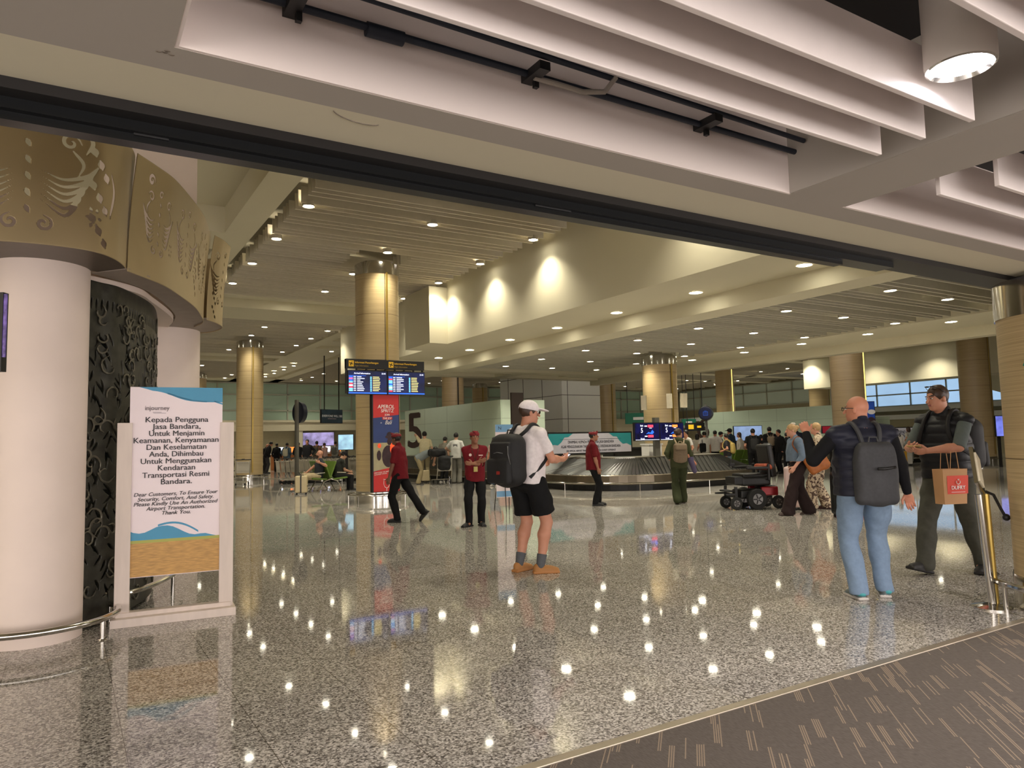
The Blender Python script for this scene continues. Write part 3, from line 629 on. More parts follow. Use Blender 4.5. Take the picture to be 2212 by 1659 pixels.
# ================================================================ signs and screens
posterw = mat('poster_white', (236, 222, 226), .45, var=.01); posterb = mat('poster_blue', (66, 146, 184), .45, var=.02)
inkk = mat('ink_black', (30, 26, 28), .5, var=0); lime = mat('lime_line', (168, 170, 84), .5, var=0); inkw = mat('ink_white', (240, 238, 236), .5, var=0)
palew = mat('limed_wood', (214, 200, 190), .5, var=.05, scale=3, stretch=(6, 6, 1)); greyink = mat('ink_grey', (120, 108, 112), .5, var=0)
def ratt():
    m = mat('rattan_print', (190, 148, 88), .6, var=.22, scale=14, stretch=(1, 1, 7)); return m
def flat_shape(name, pts, m, parent, y, t=.002, **kw):
    b = MB(); n = len(pts)
    b.v = [(x, y, z) for x, z in pts]+[(x, y-t, z) for x, z in pts]; b.f = [tuple(range(n)), tuple(range(n, 2*n))[::-1]]+[(i, (i+1) % n, n+(i+1) % n, n+i) for i in range(n)]; b.mi = [0]*(n+2)
    return b.build(name, m, parent, **kw)
rzS = math.atan2(6.97-7.05, 1.29-.37)
T = empty('notice_stand', (.83, 7.02, 0), rzS, 'white wooden stand with a printed notice in Indonesian and English beside the kiosk', 'notice stand')
MB().box((0, 0, .035), (.97, .26, .07)).box((0, 0, .085), (.90, .10, .04)).build('base', palew, T, bevel=.004)
for x in (-.405, .41): MB().box((x, 0, .88), (.115, .055, 1.62)).build('post', palew, T, bevel=.003)
pw = .74
b = MB().box((0, 0, 1.19), (pw, .016, 1.62)); b.build('panel', posterw, T)
f = -.0085
flat_shape('rattan_band', [(-pw/2, .385), (pw/2, .385), (pw/2, .665), (-pw/2, .665)], ratt(), T, f)
flat_shape('lime_line', [(-pw/2, .665), (pw/2, .665), (pw/2, .69), (-pw/2, .69)], lime, T, f)
def wy(u): return [.075, .058, .05, .055, .072, .09, .098, .098, .088, .068, .045, .026, .018, .022, .022, .010, 0][min(16, int(u*16))]
flat_shape('wave_print', [(-pw/2, .69)]+[(-pw/2+.94*pw*k/16, .69+wy(k/16)*1.15) for k in range(17)], posterb, T, f)
flat_shape('wave_print', [(-.14+.32*k/14, .815+.03*math.sin(math.pi*k/14)-.07*(k/14)**2) for k in range(15)]+[(-.14+.32*k/14, .798+.03*math.sin(math.pi*k/14)-.07*(k/14)**2) for k in range(14, -1, -1)], posterb, T, f)
flat_shape('wave_print', [(-pw/2+.07, 2.0)]+[(-pw/2+.07+(pw-.07)*k/20, 2.0-.105*(1/(1+math.exp(-(k-8)/1.8)))-.025*min(1, k/3)) for k in range(21)]+[(pw/2, 2.0)], posterb, T, f)
flat_shape('wave_print', [(-.08+.32*k/14, 1.955-.075*math.sin(math.pi/2*k/14)) for k in range(15)]+[(-.08+.32*k/14, 1.940-.070*math.sin(math.pi/2*k/14)) for k in range(14, -1, -1)], posterb, T, f)
flat_shape('wave_print', [(.30, 1.885), (.37, 1.862), (.37, 1.848), (.30, 1.872)], posterb, T, f)
text('lettering', 'injourney', .055, greyink, T, (-.16, -.012, 1.800), bold=.002, fit=.19)
MB().box((-.16, -.0105, 1.782), (.07, .002, .003)).box((-.14, -.0105, 1.773), (.1, .002, .003)).build('small_print', greyink, T)
for k, (ln, wd) in enumerate([('Kepada Pengguna', .50), ('Jasa Bandara,', .385), ('Untuk Menjamin', .44), ('Keamanan, Kenyamanan', .675), ('Dan Keselamatan', .475), ('Anda, Dihimbau', .43), ('Untuk Menggunakan', .56), ('Kendaraan', .295), ('Transportasi Resmi', .53), ('Bandara.', .245)]):
    text('lettering', ln, .066, inkk, T, (.0, -.012, 1.695-k*.0598), bold=.008, fit=wd)
for k, (ln, wd) in enumerate([('Dear Customers, To Ensure Your', .665), ('Security, Comfort, And Safety.', .60), ('Please Kindly Use An Authorized', .665), ('Airport Transportation.', .465), ('Thank You.', .225)]):
    text('lettering', ln, .046, inkk, T, (.0, -.012, 1.06-k*.041), bold=.006, shear=.25, fit=wd)
# flight information boards on the column
Yf = 17.55
a, c = PY(746, 775, Yf), PY(914, 783, Yf); z1 = a.z; x0, x1 = a.x, c.x; z2 = PY(746, 795, Yf).z
Fd = empty('flight_information_display', (x0, Yf, PY(750, 850, Yf).z), 0, 'pair of flight arrival screens under a black header sign on the column', 'information screen')
zb = Fd.location.z; Wd = x1-x0
MB().box((Wd/2, 0, (z1+z2)/2-zb), (Wd, .12, z1-z2)).build('header_sign', black, Fd)
yel = mat('sign_yellow', (226, 178, 40), .5, emit=.08, var=0)
for k in (0, 1):
    xx = .10+k*Wd/2; zz = (z1+z2)/2-zb
    MB().box((xx+.03, -.062, zz), (.13, .006, .15)).build('pictogram', yel, Fd)
    MB().box((xx+.03, -.067, zz), (.018, .004, .10), M=Matrix.Rotation(.5, 3, 'Y')).box((xx+.03, -.067, zz), (.10, .004, .02), M=Matrix.Rotation(.35, 3, 'Y')).box((xx+.015, -.067, zz-.04), (.04, .004, .012)).build('plane_symbol', inkk, Fd)
    text('lettering', 'Informasi Penerbangan', .068, yel, Fd, (xx+.12, -.063, zz+.01), align='LEFT', bold=.004)
    text('lettering', 'Flight Information', .050, mat('sign_dim_yellow', (150, 122, 50), .5, emit=.1, var=0), Fd, (xx+.12, -.063, zz-.065), align='LEFT')
sw, sh = Wd/2-.05, PY(750, 801, Yf).z-zb
scrb = mat('flight_screen_blue', (10, 22, 66), .3, emit=.4, var=.7, scale=2.2)
glo = {k: mat('screen_'+k, c, .4, emit=.75, var=0) for k, c in dict(white=(226, 232, 255), red=(226, 60, 84), cyan=(110, 190, 240), yellow=(236, 214, 130), blue=(40, 96, 220), pink=(230, 90, 150), pale=(200, 240, 250), orange=(250, 130, 60)).items()}
rr = random.Random(5)
for k in (0, 1):
    xs = .06+k*(Wd/2-.005)
    MB().bb((xs-.02, -.05, -.02), (xs+sw+.01, .03, sh+.02)).build('screen_case', black, Fd)
    MB().bb((xs, -.056, 0), (xs+sw, -.05, sh)).build('screen', scrb, Fd)
    text('lettering', 'Arrival Information', .055, glo['white'], Fd, (xs+.14, -.060, sh-.075), align='LEFT', bold=.005)
    text('lettering', '22:45', .05, glo['white'], Fd, (xs+sw-.03, -.060, sh-.07), align='RIGHT', bold=.005)
    cols = {}
    for j in range(9):
        z = sh-.135-j*(sh-.17)/9.2; hh = .030
        cols.setdefault(rr.choice(['red', 'cyan', 'red', 'pale', 'blue', 'pink']), MB()).bb((xs+.01, -.060, z-hh), (xs+.11, -.057, z+.008))
        cols.setdefault('white', MB()).bb((xs+.13, -.060, z-hh*.6), (xs+.19, -.057, z)).bb((xs+.22, -.060, z-hh*.6), (xs+.30+rr.random()*.12, -.057, z))
        cols.setdefault('cyan', MB()).bb((xs+sw*.56, -.060, z-hh), (xs+sw*.60, -.057, z))
        cols.setdefault('yellow', MB()).bb((xs+sw*.63, -.060, z-hh*.6), (xs+sw*(.78+rr.random()*.05), -.057, z))
    cols.setdefault('blue', MB()).bb((xs, -.060, 0), (xs+sw, -.057, .03)).bb((xs+.0, -.060, sh-.12), (xs+sw*.45, -.057, sh-.112))
    for c_, mb in cols.items(): mb.build('board_rows', glo[c_], Fd)
b = MB()
for k in range(9): xx = .03+k*(Wd-.06)/8; b.box((xx, .0, (z2-zb+sh)/2), (.035, .05, z2-zb-sh+.06))
b.bb((.0, -.03, .0), (.035, .03, z1-zb)); b.box((Wd/2, .12, z2-zb-.05), (Wd*.7, .16, .06)).build('hanger_bars', black, Fd)
# aperol banner
Ya = 17.62
a = PY(805, 852, Ya); c = PY(860, 855, Ya); bz = PY(805, 1063, Ya).z; w = c.x-a.x; h = a.z-bz
B = empty('advertising_banner', ((a.x+c.x)/2, Ya, bz), 0, 'tall red and blue drinks advertising lightbox on the front of the screen column', 'advertisement')
MB().bb((-w/2-.03, -.02, -.02), (w/2+.02, .13, h+.02)).build('frame', black, B)
red = mat('banner_red', (198, 44, 44), .45, emit=.04, var=.03); navy = mat('banner_navy', (44, 62, 116), .5, emit=.04, var=.15, scale=1.5)
MB().bb((-w/2, -.026, 0), (w/2, -.02, h)).build('print', navy, B)
flat_shape('red_field', [(-w/2, h*.755), (w/2, h*.79), (w/2, h), (-w/2, h)], red, B, -.027)
flat_shape('red_field', [(-w/2, 0), (w/2, 0), (w/2, h*.27), (-w/2, h*.205)], red, B, -.027)
flat_shape('dusk_glow', [(-w/2, h*.21), (w/2, h*.26), (w/2, h*.50), (-w/2, h*.50)], mat('banner_dusk', (150, 140, 108), .5, emit=.12, var=.2, scale=3), B, -.0275)
b = MB(); b.ball((.10, -.03, h*.56), (.13, .004, .05), 20).ball((.09, -.03, h*.58), (.08, .004, .08), 16).ball((.08, -.03, h*.51), (.06, .004, .09), 16).ball((.05, -.03, h*.36), (.17, .004, .28), 20).ball((-.2, -.03, h*.37), (.06, .004, .13), 14)
b.build('figure_print', mat('banner_dark', (60, 40, 48), .6, var=.3), B)
b = MB().ball((.17, -.034, h*.44), (.075, .004, .15), 16).ball((-.19, -.034, h*.47), (.05, .004, .06), 14); b.build('drink_print', mat('banner_drink', (214, 74, 34), .5, emit=.3, var=.5, scale=16), B)
text('lettering', 'APEROL', .135, inkw, B, (.0, -.032, h*.855), bold=.006, shear=.1, fit=w*.66)
text('lettering', 'SPRITZ', .115, inkw, B, (.03, -.032, h*.815), shear=.1, fit=w*.5, bold=.004)
text('lettering', 'JOIN', .07, inkw, B, (.03, -.032, h*.78), sx=.9, bold=.005)
MB().box((.03, -.030, h*.753), (.27, .003, .07)).build('word_box', red, B); text('lettering', 'THE JOY', .07, inkw, B, (.03, -.033, h*.743), sx=.9, bold=.005)
text('lettering', 'in', .05, inkw, B, (-.14, -.033, h*.70), shear=.3); text('lettering', 'Bali', .15, inkw, B, (.05, -.033, h*.69), shear=.35, sx=.85)
text('lettering', 'DISCOVER THE BEST BARS\n& SUNSET SPOTS', .044, inkw, B, (-w/2+.02, -.032, h*.185), rot=(math.pi/2, -.09, 0), align='LEFT', bold=.01)
b = MB().tube([(.0-.075, -.033, h*.115), (-.08, -.033, h*.075), (-.05, -.033, h*.045), (0, -.033, h*.035), (.05, -.033, h*.045), (.08, -.033, h*.075), (.075, -.033, h*.115)], .006, 6).tube([(0, -.033, h*.035), (0, -.033, .01)], .008, 6).tube([(-.09, -.033, h*.125), (0, -.033, h*.118), (.1, -.033, h*.14)], .006, 6); b.build('glass_symbol', inkw, B)
# belt screens on a grey pole
Ys = 16.95
a, c = PY(1368, 913, Ys), PY(1474, 913, Ys); d = PY(1368, 953, Ys)
Bs = empty('belt_screens', ((a.x+c.x)/2, Ys, .95), 0, 'pair of belt number five screens on a grey post above the carousel', 'information screen')
w = c.x-a.x; zt, zb = a.z-.95, d.z-.95
MB().box((0, .12, zt/2+.03), (.19, .12, zt+.25)).build('pole', mat('grey_post', (104, 102, 94), .4, .3), Bs)
for k in (0, 1):
    xc = -w/4+k*w/2
    MB().box((xc, 0, (zt+zb)/2), (w/2-.005, .08, zt-zb)).build('screen_case', black, Bs)
    MB().box((xc, -.043, (zt+zb)/2), (w/2-.05, .006, zt-zb-.05)).build('screen', mat('belt_screen_blue', (8, 10, 52), .3, emit=.45, var=.9, scale=5), Bs)
    text('lettering', '5', .21, glo['white'], Bs, (xc-.22, -.05, (zt+zb)/2-.03), bold=.015, sx=.8)
    text('lettering', 'Belt', .075, glo['white'], Bs, (xc-.22, -.05, zt-.12))
    text('lettering', '22:45', .075, glo['white'], Bs, (xc-.2, -.05, zb+.035))
    cc = ('red', 'red') if k == 0 else ('orange', 'orange')
    m1 = MB().box((xc+.13, -.05, zt-.11), (.22, .004, .075)).box((xc+.13, -.05, zb+.14), (.22, .004, .075)); m1.build('airline_box', glo[cc[0]], Bs)
    m1 = MB().box((xc-.06, -.05, zt-.11), (.10, .004, .03)).box((xc-.06, -.05, zb+.14), (.10, .004, .03)).box((xc+.13, -.05, zt-.17), (.1, .004, .015)).box((xc, -.05, zb+.03), (w/2-.06, .004, .012)); m1.build('flight_rows', glo['white'], Bs)
    flat_shape('world_map', [(xc-.06, zb+.2), (xc+.05, zb+.27), (xc+.12, zb+.24), (xc+.2, zb+.33), (xc+.27, zb+.26), (xc+.2, zb+.2), (xc+.05, zb+.22)], glo['blue'], Bs, -.048)
# ad light box on the carousel island
Yb = 19.3
a, c, d = PY(1179, 936, Yb), PY(1362, 930, Yb), PY(1362, 978, Yb)
L_ = empty('lightbox', ((a.x+c.x)/2, Yb, d.z), 0, 'long framed notice lightbox with teal corners standing on the carousel island', 'lightbox')
w = c.x-a.x; h = .5*(a.z+c.z)-d.z
MB().bb((-w/2, -.06, 0), (w/2, .1, h)).build('frame', black, L_)
lbw = mat('lightbox_grey', (176, 172, 178), .4, emit=.08, var=.02); teal = mat('lightbox_teal', (40, 132, 136), .4, emit=.05, var=.02)
MB().bb((-w/2+.05, -.066, .05), (w/2-.05, -.06, h-.05)).build('panel', lbw, L_)
for s in (-1, 1):
    e = w/2-.05
    flat_shape('teal_corner', [(s*e, h-.05), (s*(e-.95), h-.05), (s*(e-.78), h-.16), (s*(e-.62), h-.17), (s*(e-.5), h-.32), (s*(e-.36), h-.42), (s*(e-.2), h-.40), (s*e, h-.48)][::s], teal, L_, -.068)
text('lettering', 'DIHIMBAU KEPADA PENGGUNA JASA BANDARA', .125, inkk, L_, (0, -.07, h*.50), bold=.004, fit=w*.54)
text('lettering', 'AGAR MENGGUNAKAN TAKSI RESMI YANG DISEDIAKAN BANDARA', .125, inkk, L_, (0, -.07, h*.30), bold=.004, fit=w*.7)
text('lettering', 'USE OFFICIAL AIRPORT TRANSPORT FOR A BETTER JOURNEY EXPERIENCE', .085, inkk, L_, (0, -.07, h*.13), bold=.003, fit=w*.58)
MB().box((0, -.069, h*.68), (w*.72, .003, .008)).build('rule', inkk, L_)
for x in (-w*.3, w*.3): MB().box((x, .0, -.10), (.1, .1, .24)).build('leg', darksteel, L_)
# frosted glass walls with belt numbers
frost = mat('frosted_glass', (212, 228, 208), .16, var=.05, scale=.5, spec=.6)
digit = mat('digit_brown', (62, 44, 40), .5, var=.02)
def gwall(pts, h, label, z0=.9, m=None):
    t = empty('glass_partition', (pts[0][0], pts[0][1], 0), 0, label, 'glass partition'); o = Vector((*pts[0], 0))
    for p, q in zip(pts, pts[1:]):
        p = Vector((*p, 0))-o; q = Vector((*q, 0))-o; d = (q-p); L = d.length; c = (p+q)/2
        MB().box((c.x, c.y, (h+z0)/2), (L, .06, h-z0), rz=math.atan2(d.y, d.x)).build('glass_panel', m or frost, t)
        b = MB(); n = max(1, int(L/2.1)); nn = Vector((d.y, -d.x, 0)).normalized()
        for k in range(1, n): e = p+d*(k/n); b.box((e.x, e.y, (h+z0)/2), (.012, .066, h-z0), rz=math.atan2(d.y, d.x))
        for z in (z0+.75, z0+1.5): b.box((c.x, c.y, z), (L, .066, .012), rz=math.atan2(d.y, d.x))
        b.build('joint', mat('glass_joint', (140, 158, 140), .5, var=0), t)
    return t
g5 = gwall([(14.4, 33.8), (14.4, 24.4), (16.4, 24.4)], 3.12, 'frosted green glass wall with a big number five behind belt five')
text('number_five', '5', 2.4, digit, g5, (-.04, -.25, 1.31), rot=(math.pi/2, 0, -math.pi/2), align='LEFT', bold=.03, fit=1.45, ext=.006)
g6 = gwall([(37.0, 36.0), (37.0, 25.4)], 3.15, 'frosted green glass wall with a big number six behind the crowd', m=mat('pale_frosted_glass', (206, 224, 204), .2, var=.05, scale=.5))
text('number_six', '6', 2.1, digit, g6, (-.04, .35, 1.42), rot=(math.pi/2, 0, -math.pi/2), align='LEFT', bold=.012, sx=1.2, ext=.006)
ds = MB().box((0, 0, 1.47), (.42, .08, 2.95)).build('direction_sign', mat('brown_sign', (58, 46, 40), .5)); ds.location = PF(1118, 930, 22.0); ds.location.z = 0; tag(ds, 'narrow dark brown sign board rising behind the white cap', 'sign')
# poster frame behind the white shirt man
t = empty('poster_stand', (8.05, 13.55, 0), math.atan2(-.521, .853)+.35, 'narrow white and blue roll-up poster on thin legs behind the man in the white cap', 'poster')
MB().box((0, 0, 1.06), (.40, .02, 1.55)).build('panel', posterw, t)
lb = mat('poster_sky', (120, 170, 214), .5, var=.02)
MB().box((0, -.012, 1.76), (.40, .004, .16)).box((0, -.012, .36), (.40, .004, .12)).build('print', lb, t)
for x, y in ((-.18, .22), (-.02, -.1), (.16, .22)): MB().cyl((x*.6, .015, 1.2), (x, y, .0), .009).build('leg', darksteel, t)
text('lettering', 'N', .10, inkk, t, (-.1, -.015, 1.73))
# hanging / wall screens and adverts at mid distance
def board(name, px0, py0, px1, py1, D, m, label, cat, rz=None, depth=.1, frame=.03, mount='post'):
    a, c = PF(px0, py0, D), PF(px1, py1, D); w = (Vector((c.x, c.y, 0))-Vector((a.x, a.y, 0))).length; h = a.z-c.z
    rz = math.atan2(c.y-a.y, c.x-a.x) if rz is None else rz
    t = empty(name, ((a.x+c.x)/2, (a.y+c.y)/2, c.z), rz, label, cat)
    MB().box((0, 0, h/2), (w+frame, depth, h+frame)).build('frame', black, t)
    MB().box((0, -depth/2-.004, h/2), (w-frame*.5, .008, h-frame*.5)).build('panel', m, t)
    if mount == 'post': MB().bb((-.05, depth/2, -c.z), (.05, depth/2+.08, h*.5)).build('post', darksteel, t)
    elif mount: MB().bb((-w*.35, -.02, h), (-w*.35+.04, .02, mount-c.z)).build('hanger', darksteel, t); MB().bb((w*.35, -.02, h), (w*.35+.04, .02, mount-c.z)).build('hanger', darksteel, t)
    return t, w, h
t, w, h = board('hanging_banner', 686, 886, 746, 913, 40, mat('banner_night', (34, 44, 48), .4, emit=.15, var=.5, scale=3), 'dark banner with white words hanging under the back windows left of the screen column', 'banner', rz=.45, mount=6.4)
text('lettering', 'EVERYONE WILL SEE', .16, inkw, t, (0, -.07, h*.45)); MB().box((-.02, -.06, h*.32), (w*.4, .01, .05)).build('small_print', greyink, t)
board('advertising_screen', 731, 939, 764, 971, 30, mat('bright_screen', (150, 190, 255), .4, emit=.55, var=.7, scale=1.6), 'bright blue white advertising screen left of the screen column', 'screen')
board('advertising_screen', 655, 935, 722, 962, 56, mat('purple_screen', (150, 140, 190), .4, emit=.4, var=.9, scale=1.1), 'long mottled purple screen in the shop front at the back', 'screen')
t, w, h = board('advertising_banner', 1870, 868, 1890, 923, 27.0, mat('blue_poster', (28, 66, 148), .45, emit=.12, var=.3, scale=3), 'blue poster on the column beside the bald head', 'advertisement', rz=math.atan2(-.521, .853))
MB().ball((.02, -.06, h*.6), (.15, .01, .09), 12).build('print', inkw, t); MB().ball((0, -.06, h*.2), (.17, .01, .2), 12).build('print', mat('banner_dark', (60, 40, 48)), t)
board('advertising_screen', 1584, 921, 1646, 951, 33, mat('pale_screen', (150, 176, 220), .4, emit=.3, var=.35, scale=1.4), 'pale blue screen glowing behind the crowd at belt six', 'screen')
t, w, h = board('shop_sign', 1775, 921, 1812, 935, 30, mat('red_sign', (176, 24, 52), .45, emit=.06, var=.02), 'red shop sign between the raised hand and the bald man', 'sign')
t, w, h = board('advertising_screen', 2148, 899, 2170, 942, 30, mat('violet_screen', (110, 120, 226), .4, emit=.5, var=.5, scale=2), 'violet screen at the right behind the man in the padded vest', 'screen')
t = MB(); a, c, d = PY(1872, 923, 23.3), PY(2056, 920, 23.3), PY(2056, 955, 23.3)
L7 = empty('lightbox', ((a.x+c.x)/2, 23.3, 1.0), 0, 'long notice lightbox over the belt behind the black hoodie person', 'lightbox'); w = c.x-a.x; h = .82
MB().box((0, 0, h/2), (w, .12, h)).build('frame', black, L7); [MB().box((x, 0, -.07), (.1, .1, .16)).build('leg', darksteel, L7) for x in (-w*.4, w*.4)]; MB().box((0, -.064, h/2), (w-.1, .01, h-.1)).build('panel', lbw, L7)
text('lettering', 'DIHIMBAU KEPADA PENGGUNA JASA BANDARA\nAGAR MENGGUNAKAN TAKSI RESMI', .25, inkk, L7, (0, -.075, h*.55), bold=.01, line=.8)
g7 = gwall([(39.0, 28.0), (46.0, 28.0)], 2.6, 'distant pale glass panel with a dark number seven')
text('number_seven', '7', 1.9, digit, g7, (3.0, -.05, 1.0), bold=.03, ext=.006)
for px, py, D, lab in ((1391, 870, 23.2, 'cream wall speaker on the left side of the carousel column'), (1477, 865, 23.6, 'cream wall speaker on the right side of the carousel column'), (1446, 866, 22.9, 'slim grey wall speaker on the front of the carousel column')):
    p = PF(px, py, D); o = MB().box((0, 0, 0), (.16, .16, .46)).box((0, .11, 0), (.05, .12, .06)).build('wall_speaker', mat('speaker_cream', (206, 196, 172), .5)); o.location = p; o.rotation_euler = (0.06, 0, -.9+(.8 if px > 1460 else 0)); tag(o, lab, 'speaker')
def hang_sign(px, py, D, w, h, m, label, arrow=None):
    o = empty('direction_sign', PF(px, py, D), math.atan2(-.521, .853), label, 'sign'); MB().box((0, 0, 0), (w, .1, h)).build('panel', m, o); p = o.location
    for x in (-w*.4, w*.4): MB().bb((x, -.015, h/2), (x+.03, .015, 6.96-p.z)).build('hanger', darksteel, o)
    return o
ex = mat('exit_green', (20, 120, 92)); s_ = hang_sign(1375, 904, 42, 1.3, .62, ex, 'green exit sign left of the carousel column'); MB().box((.1, -.055, 0), (.6, .01, .16)).build('symbol', inkw, s_)
s_ = hang_sign(1488, 912, 42, .8, .36, ex, 'small green exit sign right of the carousel column'); MB().box((0, -.055, 0), (.35, .01, .1)).build('symbol', inkw, s_)
s_ = hang_sign(1501, 922, 36, .95*1.0, .40, black, 'black and yellow sign with a luggage symbol beside the carousel column'); MB().box((-.2, -.055, .0), (.26, .01, .22)).box((.2, -.055, 0), (.2, .01, .1)).build('symbol', mat('sign_amber', (236, 190, 40), .5, emit=.3, var=0), s_)
# round blue signs on poles
def round_sign(px, pybase, pytop, label, faceaway):
    p = Pz(px, pybase); D = p.x*math.cos(YAW)+p.y*math.sin(YAW); zt = PF(px, pytop, D).z
    t = empty('round_sign', (p.x, p.y, 0), math.atan2(-.521, .853)+faceaway, label, 'sign')
    MB().box((0, 0, zt/2), (.12, .09, zt)).build('pole', mat('grey_post', (104, 102, 94)), t)
    MB().lathe((0, 0, 0), [(.26, 0), (.20, .03)], 24).build('base', darksteel, t)
    b = MB().cyl((0, -.20, zt-.42), (0, -.04, zt-.42), .33, .36, 32).cyl((0, -.21, zt-.42), (0, -.2, zt-.42), .30, .33, 32); b.build('disc', mat('disc_dark', (20, 26, 40), .3), t, smooth='auto')
    b = MB().cyl((0, -.215, zt-.42), (0, -.21, zt-.42), .28, seg=32); b.build('face', mat('disc_navy', (14, 24, 64), .3, emit=.02, var=.05), t)
    b = MB()
    for d in ((0, .07, .2, .02), (0, -.1, .2, .02), (-.1, -.015, .02, .19), (.1, -.015, .02, .19), (0, .11, .1, .02), (-.03, -.01, .015, .13), (.03, -.01, .015, .13)): b.box((d[0], -.218, zt-.42+d[1]), (d[2], .006, d[3]))
    b.build('luggage_symbol', mat('disc_blue', (36, 88, 200), .4, emit=.12, var=0), t)
    return t
round_sign(641, 1062, 864, 'round dark sign seen edge-on on a post in front of the trolley row', math.pi-.75)
round_sign(1530, 1012, 874, 'round blue luggage sign on a post before the number six', -.35)
# right hand information stand
p = Pz(2145, 1313); t = empty('information_stand', (p.x, p.y, 0), math.atan2(-.521, .853), 'chrome post with a tilted framed notice beside the right edge column', 'sign stand')
MB().lathe((0, 0, 0), [(.155, 0), (.155, .012), (.10, .025), (.03, .04)], 32).build('base', chrome, t, smooth='auto')
MB().cyl((0, 0, .03), (-.05, 0, .93), .032, seg=20).build('post', chrome, t, smooth='auto')
MB().cyl((.05, .03, .03), (.03, .03, .93), .024, seg=20).build('post', gold, t, smooth='auto')
R = Matrix.Rotation(.25, 3, 'Y') @ Matrix.Rotation(-.5, 3, 'X') @ Matrix.Rotation(.75, 3, 'Z')
MB().box((-.05, 0, 1.13), (.21, .03, .34), M=R).build('frame', chrome, t); q = R @ Vector((0, -.018, 0)); MB().box((-.05+q.x, q.y, 1.13+q.z), (.13, .012, .27), M=R).build('notice', mat('parchment', (214, 206, 180), .6, var=.1, scale=30), t)
MB().tube([(.03, .03, .95), (.10, .04, .92), (.16, .05, .80), (.19, .05, .74)], .012).ball((.2, .05, .73), .03).build('strap', black, t, smooth='auto')
# ================================================================ baggage carousels
platem = mat('belt_rubber', (58, 57, 54), .34, .25, var=.08, scale=2)
def rrect(x0, x1, y0, y1, r, off=0, n=14, step=.4):
    """closed rounded rectangle inset by off, roughly even points"""
    x0 += off; x1 -= off; y0 += off; y1 -= off; r = max(.05, r-off); out = []
    def arc(cx, cy, a0):
        for k in range(n): a = a0+math.pi/2*k/(n-1); out.append((cx+r*math.cos(a), cy+r*math.sin(a)))
    arc(x1-r, y0+r, -math.pi/2); m = 22
    for k in range(1, m): out.append((x1, y0+r+(y1-y0-2*r)*k/m))
    arc(x1-r, y1-r, 0)
    for k in range(1, 8): out.append((x1-r-(x1-x0-2*r)*k/8, y1))
    arc(x0+r, y1-r, math.pi/2)
    for k in range(1, m): out.append((x0, y1-r-(y1-y0-2*r)*k/m))
    arc(x0+r, y0+r, math.pi)
    for k in range(1, 8): out.append((x0+r+(x1-x0-2*r)*k/8, y0))
    return out
def carousel(x0, x1, y0, y1, r, label):
    t = empty('baggage_carousel', (x0, y0, 0), 0, label, 'baggage carousel'); ox, oy = x0, y0
    def ring(offs):   # list of (offset,z) -> quads
        b = MB(); P = [[(x-ox, y-oy, z) for x, y in rrect(x0, x1, y0, y1, r, o)] for o, z in offs]; n = len(P[0])
        for i in range(len(P)-1):
            for k in range(n): j = (k+1) % n; b.quad(P[i][k], P[i][j], P[i+1][j], P[i+1][k])
        return b
    ring([(.10, 0), (.10, .17), (.0, .17)]).build('kick_plate', black, t)
    ring([(0, .17), (-.02, .19), (0, .43), (.03, .45), (.07, .45)]).build('skirt', mat('skirt_steel', (132, 122, 106), .3, .9, var=.15, scale=2, stretch=(1, 1, .1)), t, smooth='auto')
    b = MB(); A = rrect(x0, x1, y0, y1, r, .07); C = rrect(x0, x1, y0, y1, r, 1.15); n = len(A)
    for k in range(n):
        j = (k+1) % n; m = .5
        for s0, s1 in ((0, .5), (.5, 1)):
            def L(P, s): return (P[k][0]*(1-s)+P[j][0]*s-ox, P[k][1]*(1-s)+P[j][1]*s-oy)
            sh = 1.1  # plates are skewed along the belt
            a0, a1 = L(A, s0), L(A, s1)
            q = (k+2) % n; q2 = (q+1) % n
            def L2(s): return (C[q][0]*(1-s)+C[q2][0]*s-ox, C[q][1]*(1-s)+C[q2][1]*s-oy)
            c0, c1 = L2(s0), L2(s1)
            b.quad((*a0, .465), (*a1, .425), (*c1, .875), (*c0, .915)); b.quad((*a1, .425), (*a1, .465), (*c1, .915), (*c1, .875))
    b.build('belt_plates', platem, t)
    ring([(1.13, .84), (1.13, .93), (1.5, .95), (1.52, .8)]).build('inner_ledge', steel, t, smooth='auto')
    P = rrect(x0, x1, y0, y1, r, 1.5); MB().prism([(x-ox, y-oy) for x, y in P], .78, .86).build('island_deck', mat('island_grey', (120, 116, 106), .5), t)
    R = [(x-ox, y-oy, .22) for x, y in rrect(x0, x1, y0, y1, r+.14, -.14)]
    b = MB().tube(R, .022, 8, closed=True); b.build('bumper_rail', chrome, t, smooth='auto')
    n = len(R)
    for k in range(0, n, 4): MB().cyl((R[k][0], R[k][1], 0), (R[k][0], R[k][1], .21), .014, seg=10).build('rail_post', chrome, t, smooth='auto')
    return t
carousel(12.75, 20.0, 15.8, 35, 2.15, 'large sloping steel baggage carousel of belt five in the middle of the hall')
carousel(33.4, 40.4, 20.9, 36, 2.15, 'distant steel baggage carousel behind the people at the right')
MB().box((0, 0, 0), (.9, .6, .5)).box((0, 0, .28), (1.0, .7, .06)).build('counter_box', white).location = (0, 0, 0)
o = bpy.data.objects['counter_box']; p = PF(1408, 975, 23.4); o.location = (p.x, p.y, 1.1); o.scale = (.6, .6, .7); tag(o, 'small white counter unit under the belt screens', 'counter')
for px0, px1, lab in ((1186, 1220, 'dark slot housing at the left end of the carousel island'), (1325, 1395, 'long dark luggage hatch on the carousel island below the screens')):
    a, c = PY(px0, 980, 20.3), PY(px1, 980, 20.3); o = MB().bb((0, 0, 0), (c.x-a.x, .6, .26)).bb((-.05, -.05, .26), (c.x-a.x+.05, .6, .32)).build('luggage_hatch', [black]); o.location = (a.x, 20.3, .86); tag(o, lab, 'hatch')
